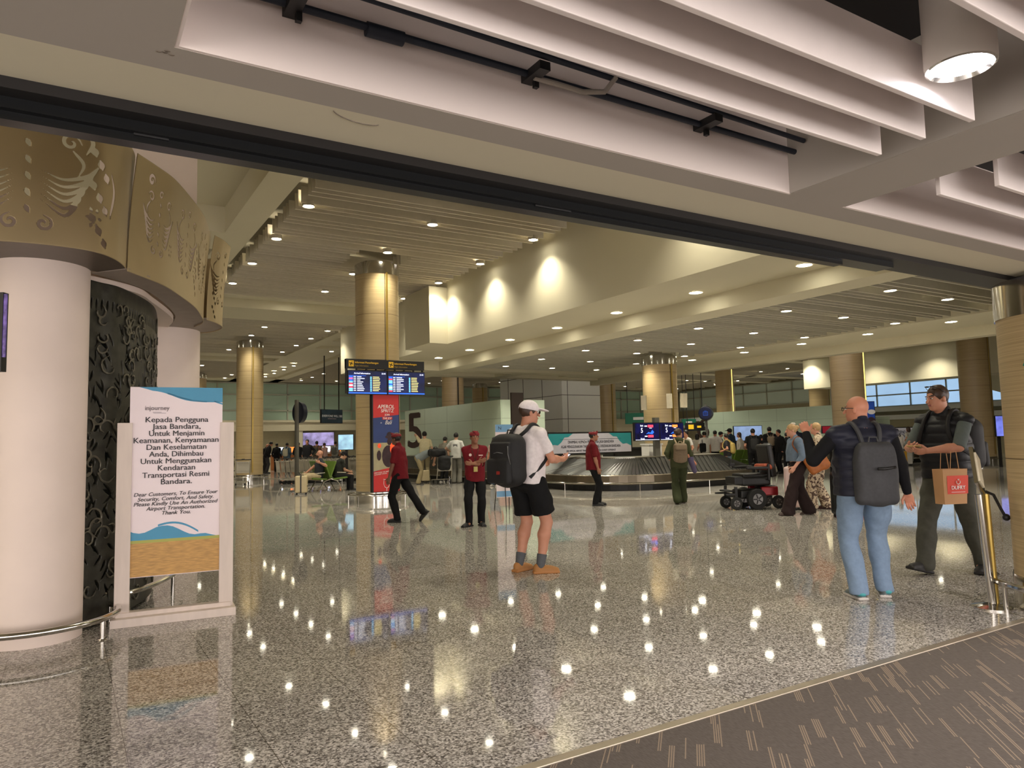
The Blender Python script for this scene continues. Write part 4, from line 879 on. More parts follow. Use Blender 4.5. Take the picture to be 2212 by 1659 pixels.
# ================================================================ green benches
green = mat('bench_green', (98, 126, 44), .5, var=.05)
def bench(p, rz, seats, label):
    t = empty('green_bench', p, rz, label, 'bench')
    for d in (-1, 1):   # back to back
        for k in range(seats):
            x = (k-(seats-1)/2)*.6
            M1 = Matrix.Rotation(d*.10, 3, 'X'); MB().box((x, d*.34, .42), (.54, .46, .05), M=M1).build('seat', green if k % 2 else green, t, bevel=.015)
            M2 = Matrix.Rotation(-d*.34, 3, 'X'); MB().box((x, d*.09, .70), (.54, .045, .58), M=M2).build('backrest', green, t, bevel=.015)
        MB().box((0, d*.30, .37), (seats*.6+.1, .06, .05)).build('beam', steel, t)
    for x in (-(seats*.3), seats*.3, 0):
        for d in (-1, 1): MB().tube([(x, 0, .42), (x, d*.22, .34), (x, d*.42, .02)], .02, 8).build('leg', chrome, t, smooth='auto'); MB().tube([(x, d*.2, .62), (x, d*.50, .60)], .018, 8).build('armrest', chrome, t, smooth='auto')
    return t
bench((7.30, 24.15, 0), math.pi/2, 3, 'green bench with two rows back to back where the bald man sits')
bench(PF(1590, 1000, 28.2)*1.0-Vector((0, 0, PF(1590, 1000, 28.2).z)), .2, 3, 'bright green bench behind the crowd by belt six')
# ================================================================ baggage trolleys
trm = mat('trolley_steel', (196, 192, 182), .28, .85, var=.05); trw = mat('trolley_panel', (206, 200, 186), .45, var=.03)
def trolley(full=True):
    t = empty('baggage_trolley')
    b = MB()
    for x in (-.27, .27):
        b.tube([(x, .75, .12), (x, -.05, .17), (x, -.18, .45), (x, -.24, .98)], .016, 8)
    b.tube([(-.27, .75, .12), (.27, .75, .12)], .014, 8); b.tube([(-.27, -.2, .55), (.27, -.2, .55)], .012, 8); b.tube([(-.27, .3, .155), (.27, .3, .155)], .012, 8)
    if full:
        for k in range(7): x = -.21+.07*k; b.tube([(x, .74, .125), (x, 0, .175)], .006, 6)
        for k in range(9): x = -.24+.06*k; b.tube([(x, -.19, .45), (x, -.225, .80)], .005, 6)
    b.build('frame', trm, t, smooth='auto')
    MB().tube([(-.30, -.27, 1.0), (.30, -.27, 1.0)], .02, 10).box((0, -.26, 1.01), (.12, .05, .05)).build('handle', black, t, smooth='auto')
    M1 = Matrix.Rotation(.12, 3, 'X'); MB().box((0, -.215, .70), (.50, .012, .46), M=M1).box((0, -.235, .90), (.42, .10, .02)).build('panel', trw, t)
    for x, y in ((-.24, .60), (.24, .60), (-.24, -.05), (.24, -.05)):
        MB().cyl((x-.018, y, .065), (x+.018, y, .065), .065, seg=16).build('wheel', rubber, t, smooth='auto')
    return t
T0 = trolley(); T0.location = (6.0, 30.6, 0); T0.rotation_euler = (0, 0, 2.75); tag(T0, 'single baggage trolley standing left of the column next to the notice stand', 'baggage trolley')
for k in range(22):
    o = copy_tree(T0); o.location = (7.45+k*.19, 29.9, 0); o.rotation_euler = (0, 0, -math.pi/2)
    tag(o, 'baggage trolley nested in the long row behind the round sign post', 'baggage trolley', 'trolleys nested in the long row')
for k in range(14):
    o = copy_tree(T0); o.location = (8.6+k*.24, 31.7, 0); o.rotation_euler = (0, 0, -math.pi/2)
    tag(o, 'baggage trolley of the rear row, half hidden behind the seated bald man', 'baggage trolley', 'trolleys of the rear row')
o = copy_tree(T0); o.location = (11.85, 24.35, 0); o.rotation_euler = (0, 0, math.atan2(-.521, .853)+.35); tag(o, 'baggage trolley piled with black bags beside the bending man', 'baggage trolley')
MB().tube([(7.1, 29.0, .2), (7.1, 29.0, .0)], .02).build('x', chrome) and bpy.data.objects.remove(bpy.data.objects['x'])
t = empty('trolley_guard_rail', (7.0, 29.4, 0), 0, 'low steel bumper rail in front of the trolley row', 'guard rail')
MB().tube([(-.25, .7, 0), (-.25, .7, .22), (-.2, .1, .24), (0, -.1, .24), (1.9, -.35, .24), (3.6, -.35, .24)], .022).build('rail', chrome, t, smooth='auto')
for x in (1.2, 2.6): MB().cyl((x, -.3, 0), (x, -.3, .23), .016).build('post', chrome, t, smooth='auto')
# ================================================================ suitcases
def suitcase(name, p, rz, w, d, h, m, label, handle=False, band=None, group=None):
    t = empty(name, p, rz, label, 'suitcase', group)
    MB().box((0, 0, h/2+.05), (w, d, h)).build('shell', m, t, bevel=min(w, d)*.16)
    if band: MB().box((0, 0, h/2+.05), (w*.12, d+.008, h+.008)).build('strap', band, t, bevel=.004)
    else: MB().box((0, 0, h/2+.05), (w+.006, .014, h+.006)).build('zip_seam', black, t, bevel=.004)
    for x in (-.38, .38):
        for y in (-.32, .32): MB().cyl((x*w-.012, y*d, .028), (x*w+.012, y*d, .028), .028, seg=12).box((x*w, y*d, .05), (.03, .04, .03)).build('wheel', black, t)
    MB().tube([(-w*.18, 0, h+.05), (-w*.18, 0, h+.075), (w*.18, 0, h+.075), (w*.18, 0, h+.05)], .009, 8).build('top_handle', black, t)
    MB().tube([(w/2, -.08, h*.5), (w/2+.02, -.07, h*.5), (w/2+.02, .07, h*.5), (w/2, .08, h*.5)], .009, 8).build('side_handle', black, t)
    if handle: MB().tube([(-w*.2, d*.42, h), (-w*.2, d*.42, h+.42), (w*.2, d*.42, h+.42), (w*.2, d*.42, h)], .008, 8).build('pull_handle', chrome, t)
    return t
crm = mat('cream_shell', (206, 190, 152), .4, var=.03); pink = mat('pink_shell', (216, 190, 186), .4, var=.03); blk = mat('black_shell', (26, 28, 28), .4, var=.1, scale=20)
fa = math.atan2(-.521, .853)
suitcase('suitcase', Pz(651, 1068), fa+.12, .36, .24, .52, crm, 'small cream suitcase with a dark strap beside the seated bald man', band=black)
a = suitcase('suitcase', (12.45, 9.65, 0), fa+1.05, .50, .30, .80, pink, 'tall pale pink suitcase between the power wheelchair and the woman in a denim jacket')
suitcase('suitcase', (11.85, 8.1, 0), fa+.15, .46, .30, .74, blk, 'tall black suitcase with a red base left of the bald man')
o = MB().box((0, 0, .025), (.5, .34, .05)).build('luggage_dolly', mat('red_base', (150, 20, 40), .4)); o.location = (11.9, 8.02, 0); o.rotation_euler = (0, 0, fa+.15); tag(o, 'flat red dolly peeping out under the black suitcase', 'dolly')
suitcase('suitcase', (12.4, 20.9, 0), fa+.2, .40, .26, .56, mat('rose_shell', (176, 122, 110), .4), 'dusty pink suitcase behind the man with crossed arms')
suitcase('suitcase', Pz(1948, 1011), fa+.4, .45, .28, .66, mat('yellow_shell', (222, 170, 58), .4), 'yellow suitcase right of the man in jeans')
suitcase('suitcase', Pz(1955, 1006)+Vector((.5, .2, 0)), fa-.1, .44, .28, .62, mat('white_shell', (214, 212, 204), .4), 'white suitcase next to the woman in a grey skirt')
suitcase('suitcase', Pz(918, 1042), fa+.6, .30, .22, .42, crm, 'small cream suitcase held by the bending man')
# ================================================================ power wheelchair
wc = empty('power_wheelchair', (12.0, 10.35, 0), fa+math.pi/2+.15, 'black power wheelchair with red frame covers and an orange bag on the seat', 'wheelchair')
redm = mat('wheelchair_red', (126, 16, 24), .3, .3); rim = mat('wheel_rim', (120, 118, 116), .35, .8)
def wheel(x, y, r, w, par=wc):
    b = MB().cyl((x-w/2, y, r), (x+w/2, y, r), r, seg=28); 
    o = b.build('wheel', rubber, par, smooth='auto', bevel=.012)
    b = MB()
    for s in (-1, 1):
        b.cyl((x+s*w/2, y, r), (x+s*(w/2+.006), y, r), r*.52, seg=20)
    b.build('rim', rim, o)
    b = MB()
    for k in range(5): a = k*1.257; b.box((x-w/2-.008, y+math.cos(a)*r*.28, r+math.sin(a)*r*.28), (.006, r*.4, r*.12), M=Matrix.Rotation(a, 3, 'X')).box((x+w/2+.008, y+math.cos(a)*r*.28, r+math.sin(a)*r*.28), (.006, r*.4, r*.12), M=Matrix.Rotation(a, 3, 'X'))
    b.build('spokes', darksteel, o)
    return o
for x in (-.26, .26): wheel(x, .02, .185, .085)
for x in (-.22, .22): wheel(x, .40, .115, .05); wheel(x, -.42, .12, .05)
MB().box((0, -.02, .27), (.40, .62, .16)).box((0, .40, .25), (.46, .06, .08)).box((0, -.3, .34), (.34, .3, .14)).build('motor_base', black, wc, bevel=.03)
for x in (-.25, .25): MB().prism([(-.03, -.28), (.03, -.28), (.03, .05), (-.03, .05)], .24, .40).build('fender', redm, wc, bevel=.02).location = (x, -.12, 0)
for x in (-.22, .22): MB().box((x, .40, .30), (.03, .05, .22)).box((x, .5, .28), (.05, .2, .03)).build('front_fork', black, wc)
MB().box((0, 0, .50), (.5, .56, .16)).box((0, .0, .60), (.48, .52, .08)).build('seat', black, wc, bevel=.035)
MB().box((0, -.33, .86), (.46, .12, .60), M=Matrix.Rotation(-.12, 3, 'X')).box((0, -.36, 1.12), (.22, .10, .12)).build('backrest', black, wc, bevel=.035)
for x in (-.29, .29):
    MB().box((x, .0, .74), (.07, .42, .05)).box((x, -.22, .66), (.04, .05, .3)).build('armrest', black, wc, bevel=.015)
MB().box((.29, .22, .79), (.06, .10, .06)).cyl((.29, .24, .8), (.29, .24, .87), .01).ball((.29, .24, .88), .018).build('joystick', black, wc)
MB().box((-.05, .35, .52), (.4, .16, .14)).box((0, .46, .33), (.42, .14, .03)).build('footrest', black, wc, bevel=.015)
wc.scale = (1.1, 1.1, 1.12)
# ================================================================ people: distance field modeller
class Field:
    def __init__(s, lo, hi, h):
        s.h = h; s.lo = np.array(lo, float)-3*h; n = np.ceil((np.array(hi)-s.lo+3*h)/h).astype(int)+1
        s.ax = [s.lo[i]+h*np.arange(n[i]) for i in range(3)]; s.D = np.full(n, 1., np.float32)
    def sub(s, lo, hi):
        sl = []
        for i in range(3):
            a = max(0, int((lo[i]-s.lo[i])/s.h)); b = min(len(s.ax[i]), int((hi[i]-s.lo[i])/s.h)+2)
            if b <= a: return None, None
            sl.append(slice(a, b))
        return tuple(sl), np.meshgrid(*[s.ax[i][sl[i]] for i in range(3)], indexing='ij', sparse=True)
    def put(s, fn, lo, hi, k, op='u'):
        m = k+2.5*s.h+.02; sl, G = s.sub(np.array(lo)-m, np.array(hi)+m)
        if sl is None: return
        d = fn(*G).astype(np.float32); a = s.D[sl]
        if op == 'u':
            if k > 0:
                h = np.clip(.5+.5*(a-d)/k, 0, 1); s.D[sl] = a*(1-h)+d*h-k*h*(1-h)
            else: s.D[sl] = np.minimum(a, d)
        else:
            d = -d
            if k > 0:
                h = np.clip(.5-.5*(a-d)/k, 0, 1); s.D[sl] = a*(1-h)+d*h+k*h*(1-h)
            else: s.D[sl] = np.maximum(a, d)
    def cap(s, a, b, ra, rb, k=.02, op='u', flat=None):
        a = np.array(a, float); b = np.array(b, float); d = b-a; L = max((d*d).sum(), 1e-9); r = max(ra, rb)
        def fn(x, y, z):
            px, py, pz = x-a[0], y-a[1], z-a[2]; t = np.clip((px*d[0]+py*d[1]+pz*d[2])/L, 0, 1)
            return np.sqrt((px-t*d[0])**2+(py-t*d[1])**2+(pz-t*d[2])**2)-(ra+(rb-ra)*t)
        s.put(fn, np.minimum(a, b)-r, np.maximum(a, b)+r, k, op)
    def ell(s, c, r, R=None, k=.02, op='u'):
        c = np.array(c, float); r = np.array(r, float); R = np.eye(3) if R is None else np.array(R); m = r.max()
        def fn(x, y, z):
            px, py, pz = x-c[0], y-c[1], z-c[2]
            q = [(px*R[0][i]+py*R[1][i]+pz*R[2][i]) for i in range(3)]
            k0 = np.sqrt(sum((q[i]/r[i])**2 for i in range(3))); k1 = np.sqrt(sum((q[i]/r[i]**2)**2 for i in range(3)))+1e-9
            return k0*(k0-1)/k1
        s.put(fn, c-m, c+m, k, op)
    def box(s, c, half, rad, R=None, k=.01, op='u'):
        c = np.array(c, float); hh = np.array(half, float)-rad; R = np.eye(3) if R is None else np.array(R); m = np.linalg.norm(half)
        def fn(x, y, z):
            px, py, pz = x-c[0], y-c[1], z-c[2]
            q = [np.abs(px*R[0][i]+py*R[1][i]+pz*R[2][i])-hh[i] for i in range(3)]
            return np.sqrt(sum(np.maximum(v, 0)**2 for v in q))+np.minimum(np.maximum(q[0], np.maximum(q[1], q[2])), 0)-rad
        s.put(fn, c-m, c+m, k, op)
    def cut(s, p, n):           # remove everything on the side n points to
        n = np.array(n, float); n /= np.linalg.norm(n); G = np.meshgrid(*s.ax, indexing='ij', sparse=True)
        d = (G[0]-p[0])*n[0]+(G[1]-p[1])*n[1]+(G[2]-p[2])*n[2]; s.D = np.maximum(s.D, d.astype(np.float32))
    def cutball(s, p, r):       # remove inside ball
        s.ell(p, (r, r, r), k=0, op='s')
    def wrinkle(s, amp, f=1., seed=0, stretch=(1, 1, 1)):
        G = np.meshgrid(*s.ax, indexing='ij', sparse=True); rs = np.random.RandomState(seed); d = 0
        for i in range(5):
            v = rs.uniform(-1, 1, 3)*np.array(stretch); v = v/np.linalg.norm(v)*f*(22+16*i); w = rs.uniform(-1, 1, 3); w = w/np.linalg.norm(w)*11*f
            d = d+np.sin(G[0]*v[0]+G[1]*v[1]+G[2]*v[2]+2.2*np.sin(G[0]*w[0]+G[1]*w[1]+G[2]*w[2]+i*1.7)+i)/(1+.5*i)
        s.D = s.D+(amp*d/2).astype(np.float32)
    def ribs(s, amp, pitch, ph=0):
        G = np.meshgrid(*s.ax, indexing='ij', sparse=True); s.D = s.D+(amp*(1-np.abs(np.sin(math.pi*(G[2]+ph)/pitch))**.6)).astype(np.float32)
    def mesh(s):
        D = s.D; neg = D < 0; h = s.h
        c = np.zeros(tuple(n-1 for n in D.shape), np.uint8)
        for i in (0, 1):
            for j in (0, 1):
                for k in (0, 1): c += neg[i:i+c.shape[0], j:j+c.shape[1], k:k+c.shape[2]]
        act = (c > 0) & (c < 8); I = np.argwhere(act)
        if not len(I): return np.zeros((0, 3)), np.zeros((0, 4), int)
        idx = -np.ones(act.shape, int); idx[act] = np.arange(len(I)); acc = np.zeros((len(I), 3)); cnt = np.zeros(len(I))
        for ax in range(3):
            o = [a for a in range(3) if a != ax]
            for p in (0, 1):
                for q in (0, 1):
                    A = I.copy(); A[:, o[0]] += p; A[:, o[1]] += q; B = A.copy(); B[:, ax] += 1
                    da = D[A[:, 0], A[:, 1], A[:, 2]]; db = D[B[:, 0], B[:, 1], B[:, 2]]; m = (da < 0) != (db < 0)
                    t = np.where(m, da/np.where(m, da-db, 1), 0); P = A.astype(float); P[:, ax] += t
                    acc[m] += P[m]; cnt[m] += 1
        V = acc/cnt[:, None]*h+s.lo; faces = []
        for ax in range(3):
            o = [(ax+1) % 3, (ax+2) % 3]
            sl = [slice(None)]*3; sl2 = [slice(None)]*3; sl[ax] = slice(0, -1); sl2[ax] = slice(1, None)
            a, b = neg[tuple(sl)], neg[tuple(sl2)]; E = np.argwhere(a != b)
            ok = (E[:, o[0]] > 0) & (E[:, o[1]] > 0) & (E[:, o[0]] < D.shape[o[0]]-1) & (E[:, o[1]] < D.shape[o[1]]-1); E = E[ok]
            fl = a[E[:, 0], E[:, 1], E[:, 2]]
            def g(d0, d1): F = E.copy(); F[:, o[0]] += d0; F[:, o[1]] += d1; return idx[F[:, 0], F[:, 1], F[:, 2]]
            Q = np.stack([g(-1, -1), g(0, -1), g(0, 0), g(-1, 0)], 1); Q[~fl] = Q[~fl][:, ::-1]; faces.append(Q)
        return V, np.concatenate(faces)
def fobj(name, parts, mats, parent, matfn=None, disp=None, **kw):
    """parts: list of Field; one mesh"""
    Vs, Fs, n = [], [], 0
    for f in parts:
        V, F = f.mesh(); Vs.append(V); Fs.append(F+n); n += len(V)
    V = np.concatenate(Vs); F = np.concatenate(Fs)
    if not len(V): return None
    me = bpy.data.meshes.new(name); me.vertices.add(len(V)); me.vertices.foreach_set('co', V.ravel()); me.loops.add(len(F)*4); me.loops.foreach_set('vertex_index', F.ravel())
    me.polygons.add(len(F)); me.polygons.foreach_set('loop_start', np.arange(len(F))*4); me.polygons.foreach_set('loop_total', np.full(len(F), 4))
    me.update(calc_edges=True); me.validate()
    for m in (mats if isinstance(mats, (list, tuple)) else [mats]): me.materials.append(m)
    if matfn is not None:
        c = V[F].mean(1); me.polygons.foreach_set('material_index', matfn(c).astype(np.int32))
    me.polygons.foreach_set('use_smooth', [True]*len(me.polygons)); me.update()
    o = bpy.data.objects.new(name, me); COL.objects.link(o); o.parent = parent
    return tag(o, **kw)
def nv(v): v = np.array(v, float); return v/(np.linalg.norm(v)+1e-9)
def rotm(axis, a): return np.array(Matrix.Rotation(a, 3, Vector(axis)))
def ik(a, b, l1, l2, pole):
    a, b, pole = map(lambda v: np.array(v, float), (a, b, pole)); d = b-a; L = np.linalg.norm(d)
    if L > (l1+l2)*.998: b = a+d*(l1+l2)*.998/L; d = b-a; L = np.linalg.norm(d)
    x = (l1*l1-l2*l2+L*L)/(2*L); hh = math.sqrt(max(l1*l1-x*x, 0)); u = d/L; p = pole-u*(pole@u); p = nv(p); return a+u*x+p*hh, b
def skin(c=(198, 150, 122)): return mat('skin_%d' % c[0], c, .5, var=.05, scale=12)
hairm = {k: mat('hair_'+k, c, .45, var=.2, scale=40, stretch=(3, 3, 1)) for k, c in dict(black=(22, 18, 17), brown=(62, 42, 30), blonde=(176, 142, 96), grey=(110, 98, 88)).items()}
lipm = mat('lips', (150, 84, 78), .4, var=0); eyew = mat('eye_white', (220, 216, 208), .3, var=0); eyeb = mat('iris_dark', (30, 22, 18), .2, var=0)
def cloth(c, rough=.85, var=.07): return mat('cloth_%d_%d_%d_%d' % (*c, rough*100), c, rough, var=var, scale=30, bump=.12, spec=.25)
def person(pos, face, label, H=1.75, lod=1, pose=None, build=1., skinc=(198, 150, 122), hair='short', hairc='black', top=('tee', (200, 200, 200)), bottom=('trousers', (30, 30, 32)), shoes=(30, 28, 28), group=None, vis_legs=False, belly=0., socks=None, face_on=False, sleeves=None, hem=None, wide=0., extras=True, under=None, name='person'):
    """lod 0 close, 1 middle, 2 far. local frame: +y forward, +x the person's right side, z up"""
    P = dict(lean=0, side=0, twist=0, hy=0, hp=0, hipz=None, footR=(.10, 0, 0), footL=(-.10, 0, 0), toeR=0, toeL=0, handR=None, handL=None, poleR=(.5, -1, -.2), poleL=(-.5, -1, -.2), fpR=0, fpL=0, kneepole=(0, 1, 0), curl=.5, palmR=None, palmL=None, hip=(0, 0), kneeR=None, kneeL=None)
    P.update(pose or {})
    t = empty(name, pos, face, label, 'person', group); s = H/1.75
    h = {0: .0085, 1: .011, 2: .019, 3: .026}[lod]
    hipz = (P['hipz'] if P['hipz'] is not None else .93)*s; bw = build
    pel = np.array([P['hip'][0], P['hip'][1], hipz])
    Rl = rotm((1, 0, 0), -math.radians(P['lean'])) @ rotm((0, 1, 0), math.radians(P['side'])); Rt = Rl @ rotm((0, 0, 1), math.radians(P['twist']))
    def T(v): return pel+Rt @ (np.array(v, float)*s)      # torso frame (metres on a 1.75 m figure, from pelvis)
    sh = {1: T((.180*bw, -.01, .465)), -1: T((-.180*bw, -.01, .465))}
    neck = T((0, -.005, .535)); chest = T((0, .0, .36)); waist = T((0, .01, .14))
    Rh = Rt @ rotm((0, 0, 1), math.radians(P['hy'])) @ rotm((1, 0, 0), math.radians(-P['hp']))
    hc = T((0, .015, .60)) + Rh @ (np.array((0, .02, .085))*s)
    def Hd(v): return hc+Rh @ (np.array(v, float)*s)
    arms = {}
    for sd, k in ((1, 'R'), (-1, 'L')):
        tgt = P['hand'+k]; tgt = T((sd*(.25*bw+.02), .04, -.04)) if tgt is None else T(tgt)
        pole = Rt @ np.array(P['pole'+k], float)
        el, wr = ik(sh[sd], tgt, .285*s, .255*s, pole); arms[sd] = (el, wr)
    legs = {}
    for sd, k in ((1, 'R'), (-1, 'L')):
        f = np.array(P['foot'+k], float)*s; hj = pel+np.array((sd*.092*bw*s, 0, -.02*s)); an = f+np.array((0, 0, .085*s))
        a2 = math.radians(P['toe'+k]); kp = np.array(P['kneepole'], float) if P['knee'+k] is None else np.array(P['knee'+k], float)
        kn, an = ik(hj, an, .43*s, .425*s, kp+np.array((math.sin(-a2)*-.4, 0, 0))); legs[sd] = (hj, kn, an, a2, math.radians(P['fp'+k]))
    pts = [pel, neck, Hd((0, 0, .13)), *sh.values()]+[v for a in arms.values() for v in a]+[v for l in legs.values() for v in l[:3]]
    lo = np.min(pts, 0)-.24; hi = np.max(pts, 0)+.22; lo[2] = max(lo[2], -.02) if lo[2] < .1 else lo[2]
    lo[2] = min(lo[2], 0)
    def torso(F, inf=0., k=.05):
        g = inf; gs = min(g, .02)
        F.ell(T((0, -.015, .0)), np.array((.155*bw+g, .115+belly*.3+g, .13))*s, Rt, k)
        F.ell(T((0, .005+belly*.5, .15)), np.array((.140*bw+belly*.5+g, .100+belly+g, .16))*s, Rt, k)
        F.ell(T((0, .0, .33)), np.array((.165*bw+g, .110+belly*.3+g, .19))*s, Rt, k)
        F.ell(T((0, -.012, .425)), np.array((.165*bw+gs, .085+g, .085))*s, Rt, k)
        for sd in (1, -1): F.cap(T((sd*.02, -.012, .505)), sh[sd], (.052+gs)*s, (.050*bw+gs)*s, .03)
    # ---- body
    B = Field(lo, hi, h)
    torso(B, -.004)
    B.cap(T((0, -.012, .50)), Hd((0, -.02, -.05)), .062*s*bw**.5, .055*s*bw**.5, .03)
    B.ell(Hd((0, -.012, .025)), np.array((.074, .092, .092))*s, Rh, .02)
    B.ell(Hd((0, .022, -.045)), np.array((.056, .066, .070))*s, Rh, .03)
    B.ell(Hd((0, .066, -.085)), np.array((.026, .022, .022))*s, Rh, .02)          # chin
    if lod < 2:
        B.cap(Hd((0, .088, .012)), Hd((0, .108, -.022)), .008*s, .013*s, .012)      # nose
        for sd in (1, -1):
            B.ell(Hd((sd*.078, -.012, -.01)), np.array((.010, .018, .030))*s, Rh, .006)
            B.ell(Hd((sd*.030, .094, .010)), np.array((.017, .012, .010))*s, Rh, .008, 's')
            B.cap(Hd((sd*.016, .088, .030)), Hd((sd*.044, .080, .030)), .007*s, .006*s, .008)
        B.cap(Hd((-.018, .086, -.052)), Hd((.018, .086, -.052)), .008*s, .008*s, .006)
    hands = []
    for sd in (1, -1):
        el, wr = arms[sd]; m_ = bw**.6
        ua = s*m_*(.82 if (under or top[0] in ('long', 'jacket', 'hoodie', 'shirt')) else .98)
        B.cap(sh[sd], sh[sd]+(el-sh[sd])*.5, .052*ua, .046*ua, .025); B.cap(sh[sd]+(el-sh[sd])*.5, el, .046*ua, .038*s*m_*(.85 if (under and under[1] > 1) or top[0] in ('long', 'jacket', 'hoodie') else 1), .02)
        fa_ = s*m_*(.8 if (under and under[1] > 1) or top[0] in ('long', 'jacket', 'hoodie') else 1)
        B.cap(el, el+(wr-el)*.35, .039*fa_, .040*fa_, .015); B.cap(el+(wr-el)*.35, wr, .040*fa_, .025*s, .015)
        d = nv(wr-el); kk = 'R' if sd == 1 else 'L'; pn = P['palm'+kk]
        n_ = np.array((-sd, 0, 0)) if pn is None else Rt @ np.array(pn, float)
        n_ = nv(n_-d*(n_@d)); thumb = nv(np.cross(d, n_)) if sd == 1 else nv(np.cross(n_, d))
        hands.append((wr, d, n_, thumb, kk))
    HF = []
    for wr, d, n_, th, kk in hands:
        c = P.get('curl'+kk, P['curl']); fine = lod < 2
        Fh = Field(wr-.20*s, wr+.20*s, .0045 if lod == 0 else .0065) if fine else B
        if fine: Fh.cap(wr-d*.05*s, wr+d*.012*s, .029*s, .027*s, .01)
        Rp = np.stack([th, d, n_], 1)
        Fh.ell(wr+d*.052*s, np.array((.041, .052, .017))*s, Rp, .012)
        for i, (o_, l) in enumerate(((.029, .072), (.010, .082), (-.010, .076), (-.029, .060))):
            b0 = wr+d*(.086-.004*abs(i-1))*s+th*o_*s
            d1 = nv(d*math.cos(c*.7)+n_*math.sin(c*.7)+th*o_*1.5*(1-c*.4)); d2 = nv(d*math.cos(c*1.7)+n_*math.sin(c*1.7)); d3 = nv(d*math.cos(c*2.5)+n_*math.sin(c*2.5))
            q1 = b0+d1*l*.45*s; q2 = q1+d2*l*.32*s; q3 = q2+d3*l*.23*s
            if lod < 3:
                Fh.cap(b0, q1, .0095*s, .0085*s, .004); Fh.cap(q1, q2, .0085*s, .0078*s, .003); Fh.cap(q2, q3, .0078*s, .0068*s, .003)
        b0 = wr+d*.022*s+th*.026*s; d1 = nv(d*.75+th*.75+n_*.35); q1 = b0+d1*.045*s; d2 = nv(d*.95+th*.25+n_*.5); q2 = q1+d2*.032*s
        Fh.cap(b0, q1, .014*s, .0105*s, .006); Fh.cap(q1, q2, .0105*s, .008*s, .004)
        if fine: HF.append(Fh)
    def legs_(F, hipr, kr, ar, k=.03, thick=1.):
        for sd in (1, -1):
            hj, kn, an, a2, fp = legs[sd]
            F.cap(hj+np.array((0, -.01, 0)), hj+(kn-hj)*.45, hipr*s*bw**.5, (hipr*.55+kr*.45)*s, k); F.cap(hj+(kn-hj)*.45, kn, (hipr*.55+kr*.45)*s, kr*s, k)
            F.cap(kn, kn+(an-kn)*.35-nv(np.cross(np.cross((an-kn), (0, 1, 0)), (an-kn)))*0.0, kr*s, (kr*.98)*s, .02); F.cap(kn+(an-kn)*.35, an, kr*.97*s, ar*s, .02)
    if vis_legs or lod < 2:
        for sd in (1, -1):
            hj, kn, an, a2, fp = legs[sd]; sd_dir = nv(an-kn); back = nv(np.array((0, -1, 0))-sd_dir*(np.array((0, -1, 0))@sd_dir))
            lg = s*(1.1 if vis_legs else .78); ba_ = .014*s
            B.cap(hj, hj+(kn-hj)*.5, .080*lg*bw**.5, .068*lg, .03); B.cap(hj+(kn-hj)*.5, kn, .068*lg, .054*lg, .02)
            ca = kn+(an-kn)*.30+back*.014*s
            B.cap(kn, ca, .052*lg, .060*lg, .02); B.cap(ca, kn+(an-kn)*.62, .058*lg, .042*lg, .02); B.cap(kn+(an-kn)*.62, an, .042*lg, .032*lg, .015)
            B.cap(an, an+np.array((0, .06*s, -.03*s)), .03*s, .025*s, .02)
    if not (vis_legs or lod < 2): B.cut((0, 0, hipz-.1), (0, 0, -1))
    def bm(c):
        q = (c-hc)@Rh/s; r = np.zeros(len(c))
        if lod < 2:
            lip = (np.abs(q[:, 0]) < .022) & (q[:, 1] > .072) & (np.abs(q[:, 2]+.053) < .008); r[lip] = 1
            brow = (np.abs(np.abs(q[:, 0])-.031) < .017) & (q[:, 1] > .06) & (np.abs(q[:, 2]-.034) < .0055); r[brow] = 2
            if hair in ('shaved', 'bald'): pass
        return r
    body = fobj('body', [B]+HF, [skin(skinc), lipm, hairm['grey' if hair in ('bald',) else (hairc if hairc in hairm else 'black')]], t, bm)
    if lod < 2 and face_on:
        eb = MB()
        for sd in (1, -1): eb.ball(Hd((sd*.031, .077, .010)), (.0115*s, .0085*s, .0070*s), 12)
        eb.build('eyes', eyew, t, smooth=True); eb = MB()
        for sd in (1, -1): eb.ball(Hd((sd*.031, .0835, .010)), (.0055*s, .004*s, .0058*s), 10)
        eb.build('irises', eyeb, t, smooth=True)
    # ---- lower garment
    kind, bc = bottom[0], bottom[1]; pelz = T((0, 0, 0))
    G_ = Field(lo, hi, h); cm = cloth(bc) if not isinstance(bc, bpy.types.Material) else bc
    G_.ell(T((0, -.02, -.0)), np.array((.168*bw+belly*.3, .128+belly*.5, .135))*s, Rt, .03); G_.ell(T((0, 0, .07)), np.array((.148*bw+belly*.4, .108+belly*.8, .08))*s, Rt, .03)
    if kind in ('trousers', 'wide', 'shorts'):
        kr, ar = {'trousers': (.078, .068), 'wide': (.096, .115), 'shorts': (.108, .105)}[kind]; kr += wide; ar += wide
        for sd in (1, -1):
            hj, kn, an, a2, fp = legs[sd]
            G_.cap(hj+np.array((0, -.012, .0)), hj+(kn-hj)*.5, .106*s*bw**.6+wide*.3, (.5*.100+.5*kr)*s*bw**.3, .02); G_.cap(hj+(kn-hj)*.5, kn, (.5*.100+.5*kr)*s*bw**.3, kr*s, .02)
            if kind != 'shorts': G_.cap(kn, an+nv(an-kn)*.02*s, kr*s, ar*s, .015)
        if kind == 'shorts':
            for sd in (1, -1):
                hj, kn, an, a2, fp = legs[sd]; n = nv(kn-hj); p = hj+(kn-hj)*(hem or .92)
                if abs(n[2]) > .6: G_.cut(p, n)
                else: G_.ell(kn, (.10, .10, .10), k=0, op='s')
        else: G_.cut((0, 0, (.022 if kind == 'wide' else .045)*s), (0, 0, -1))
    elif kind == 'skirt':
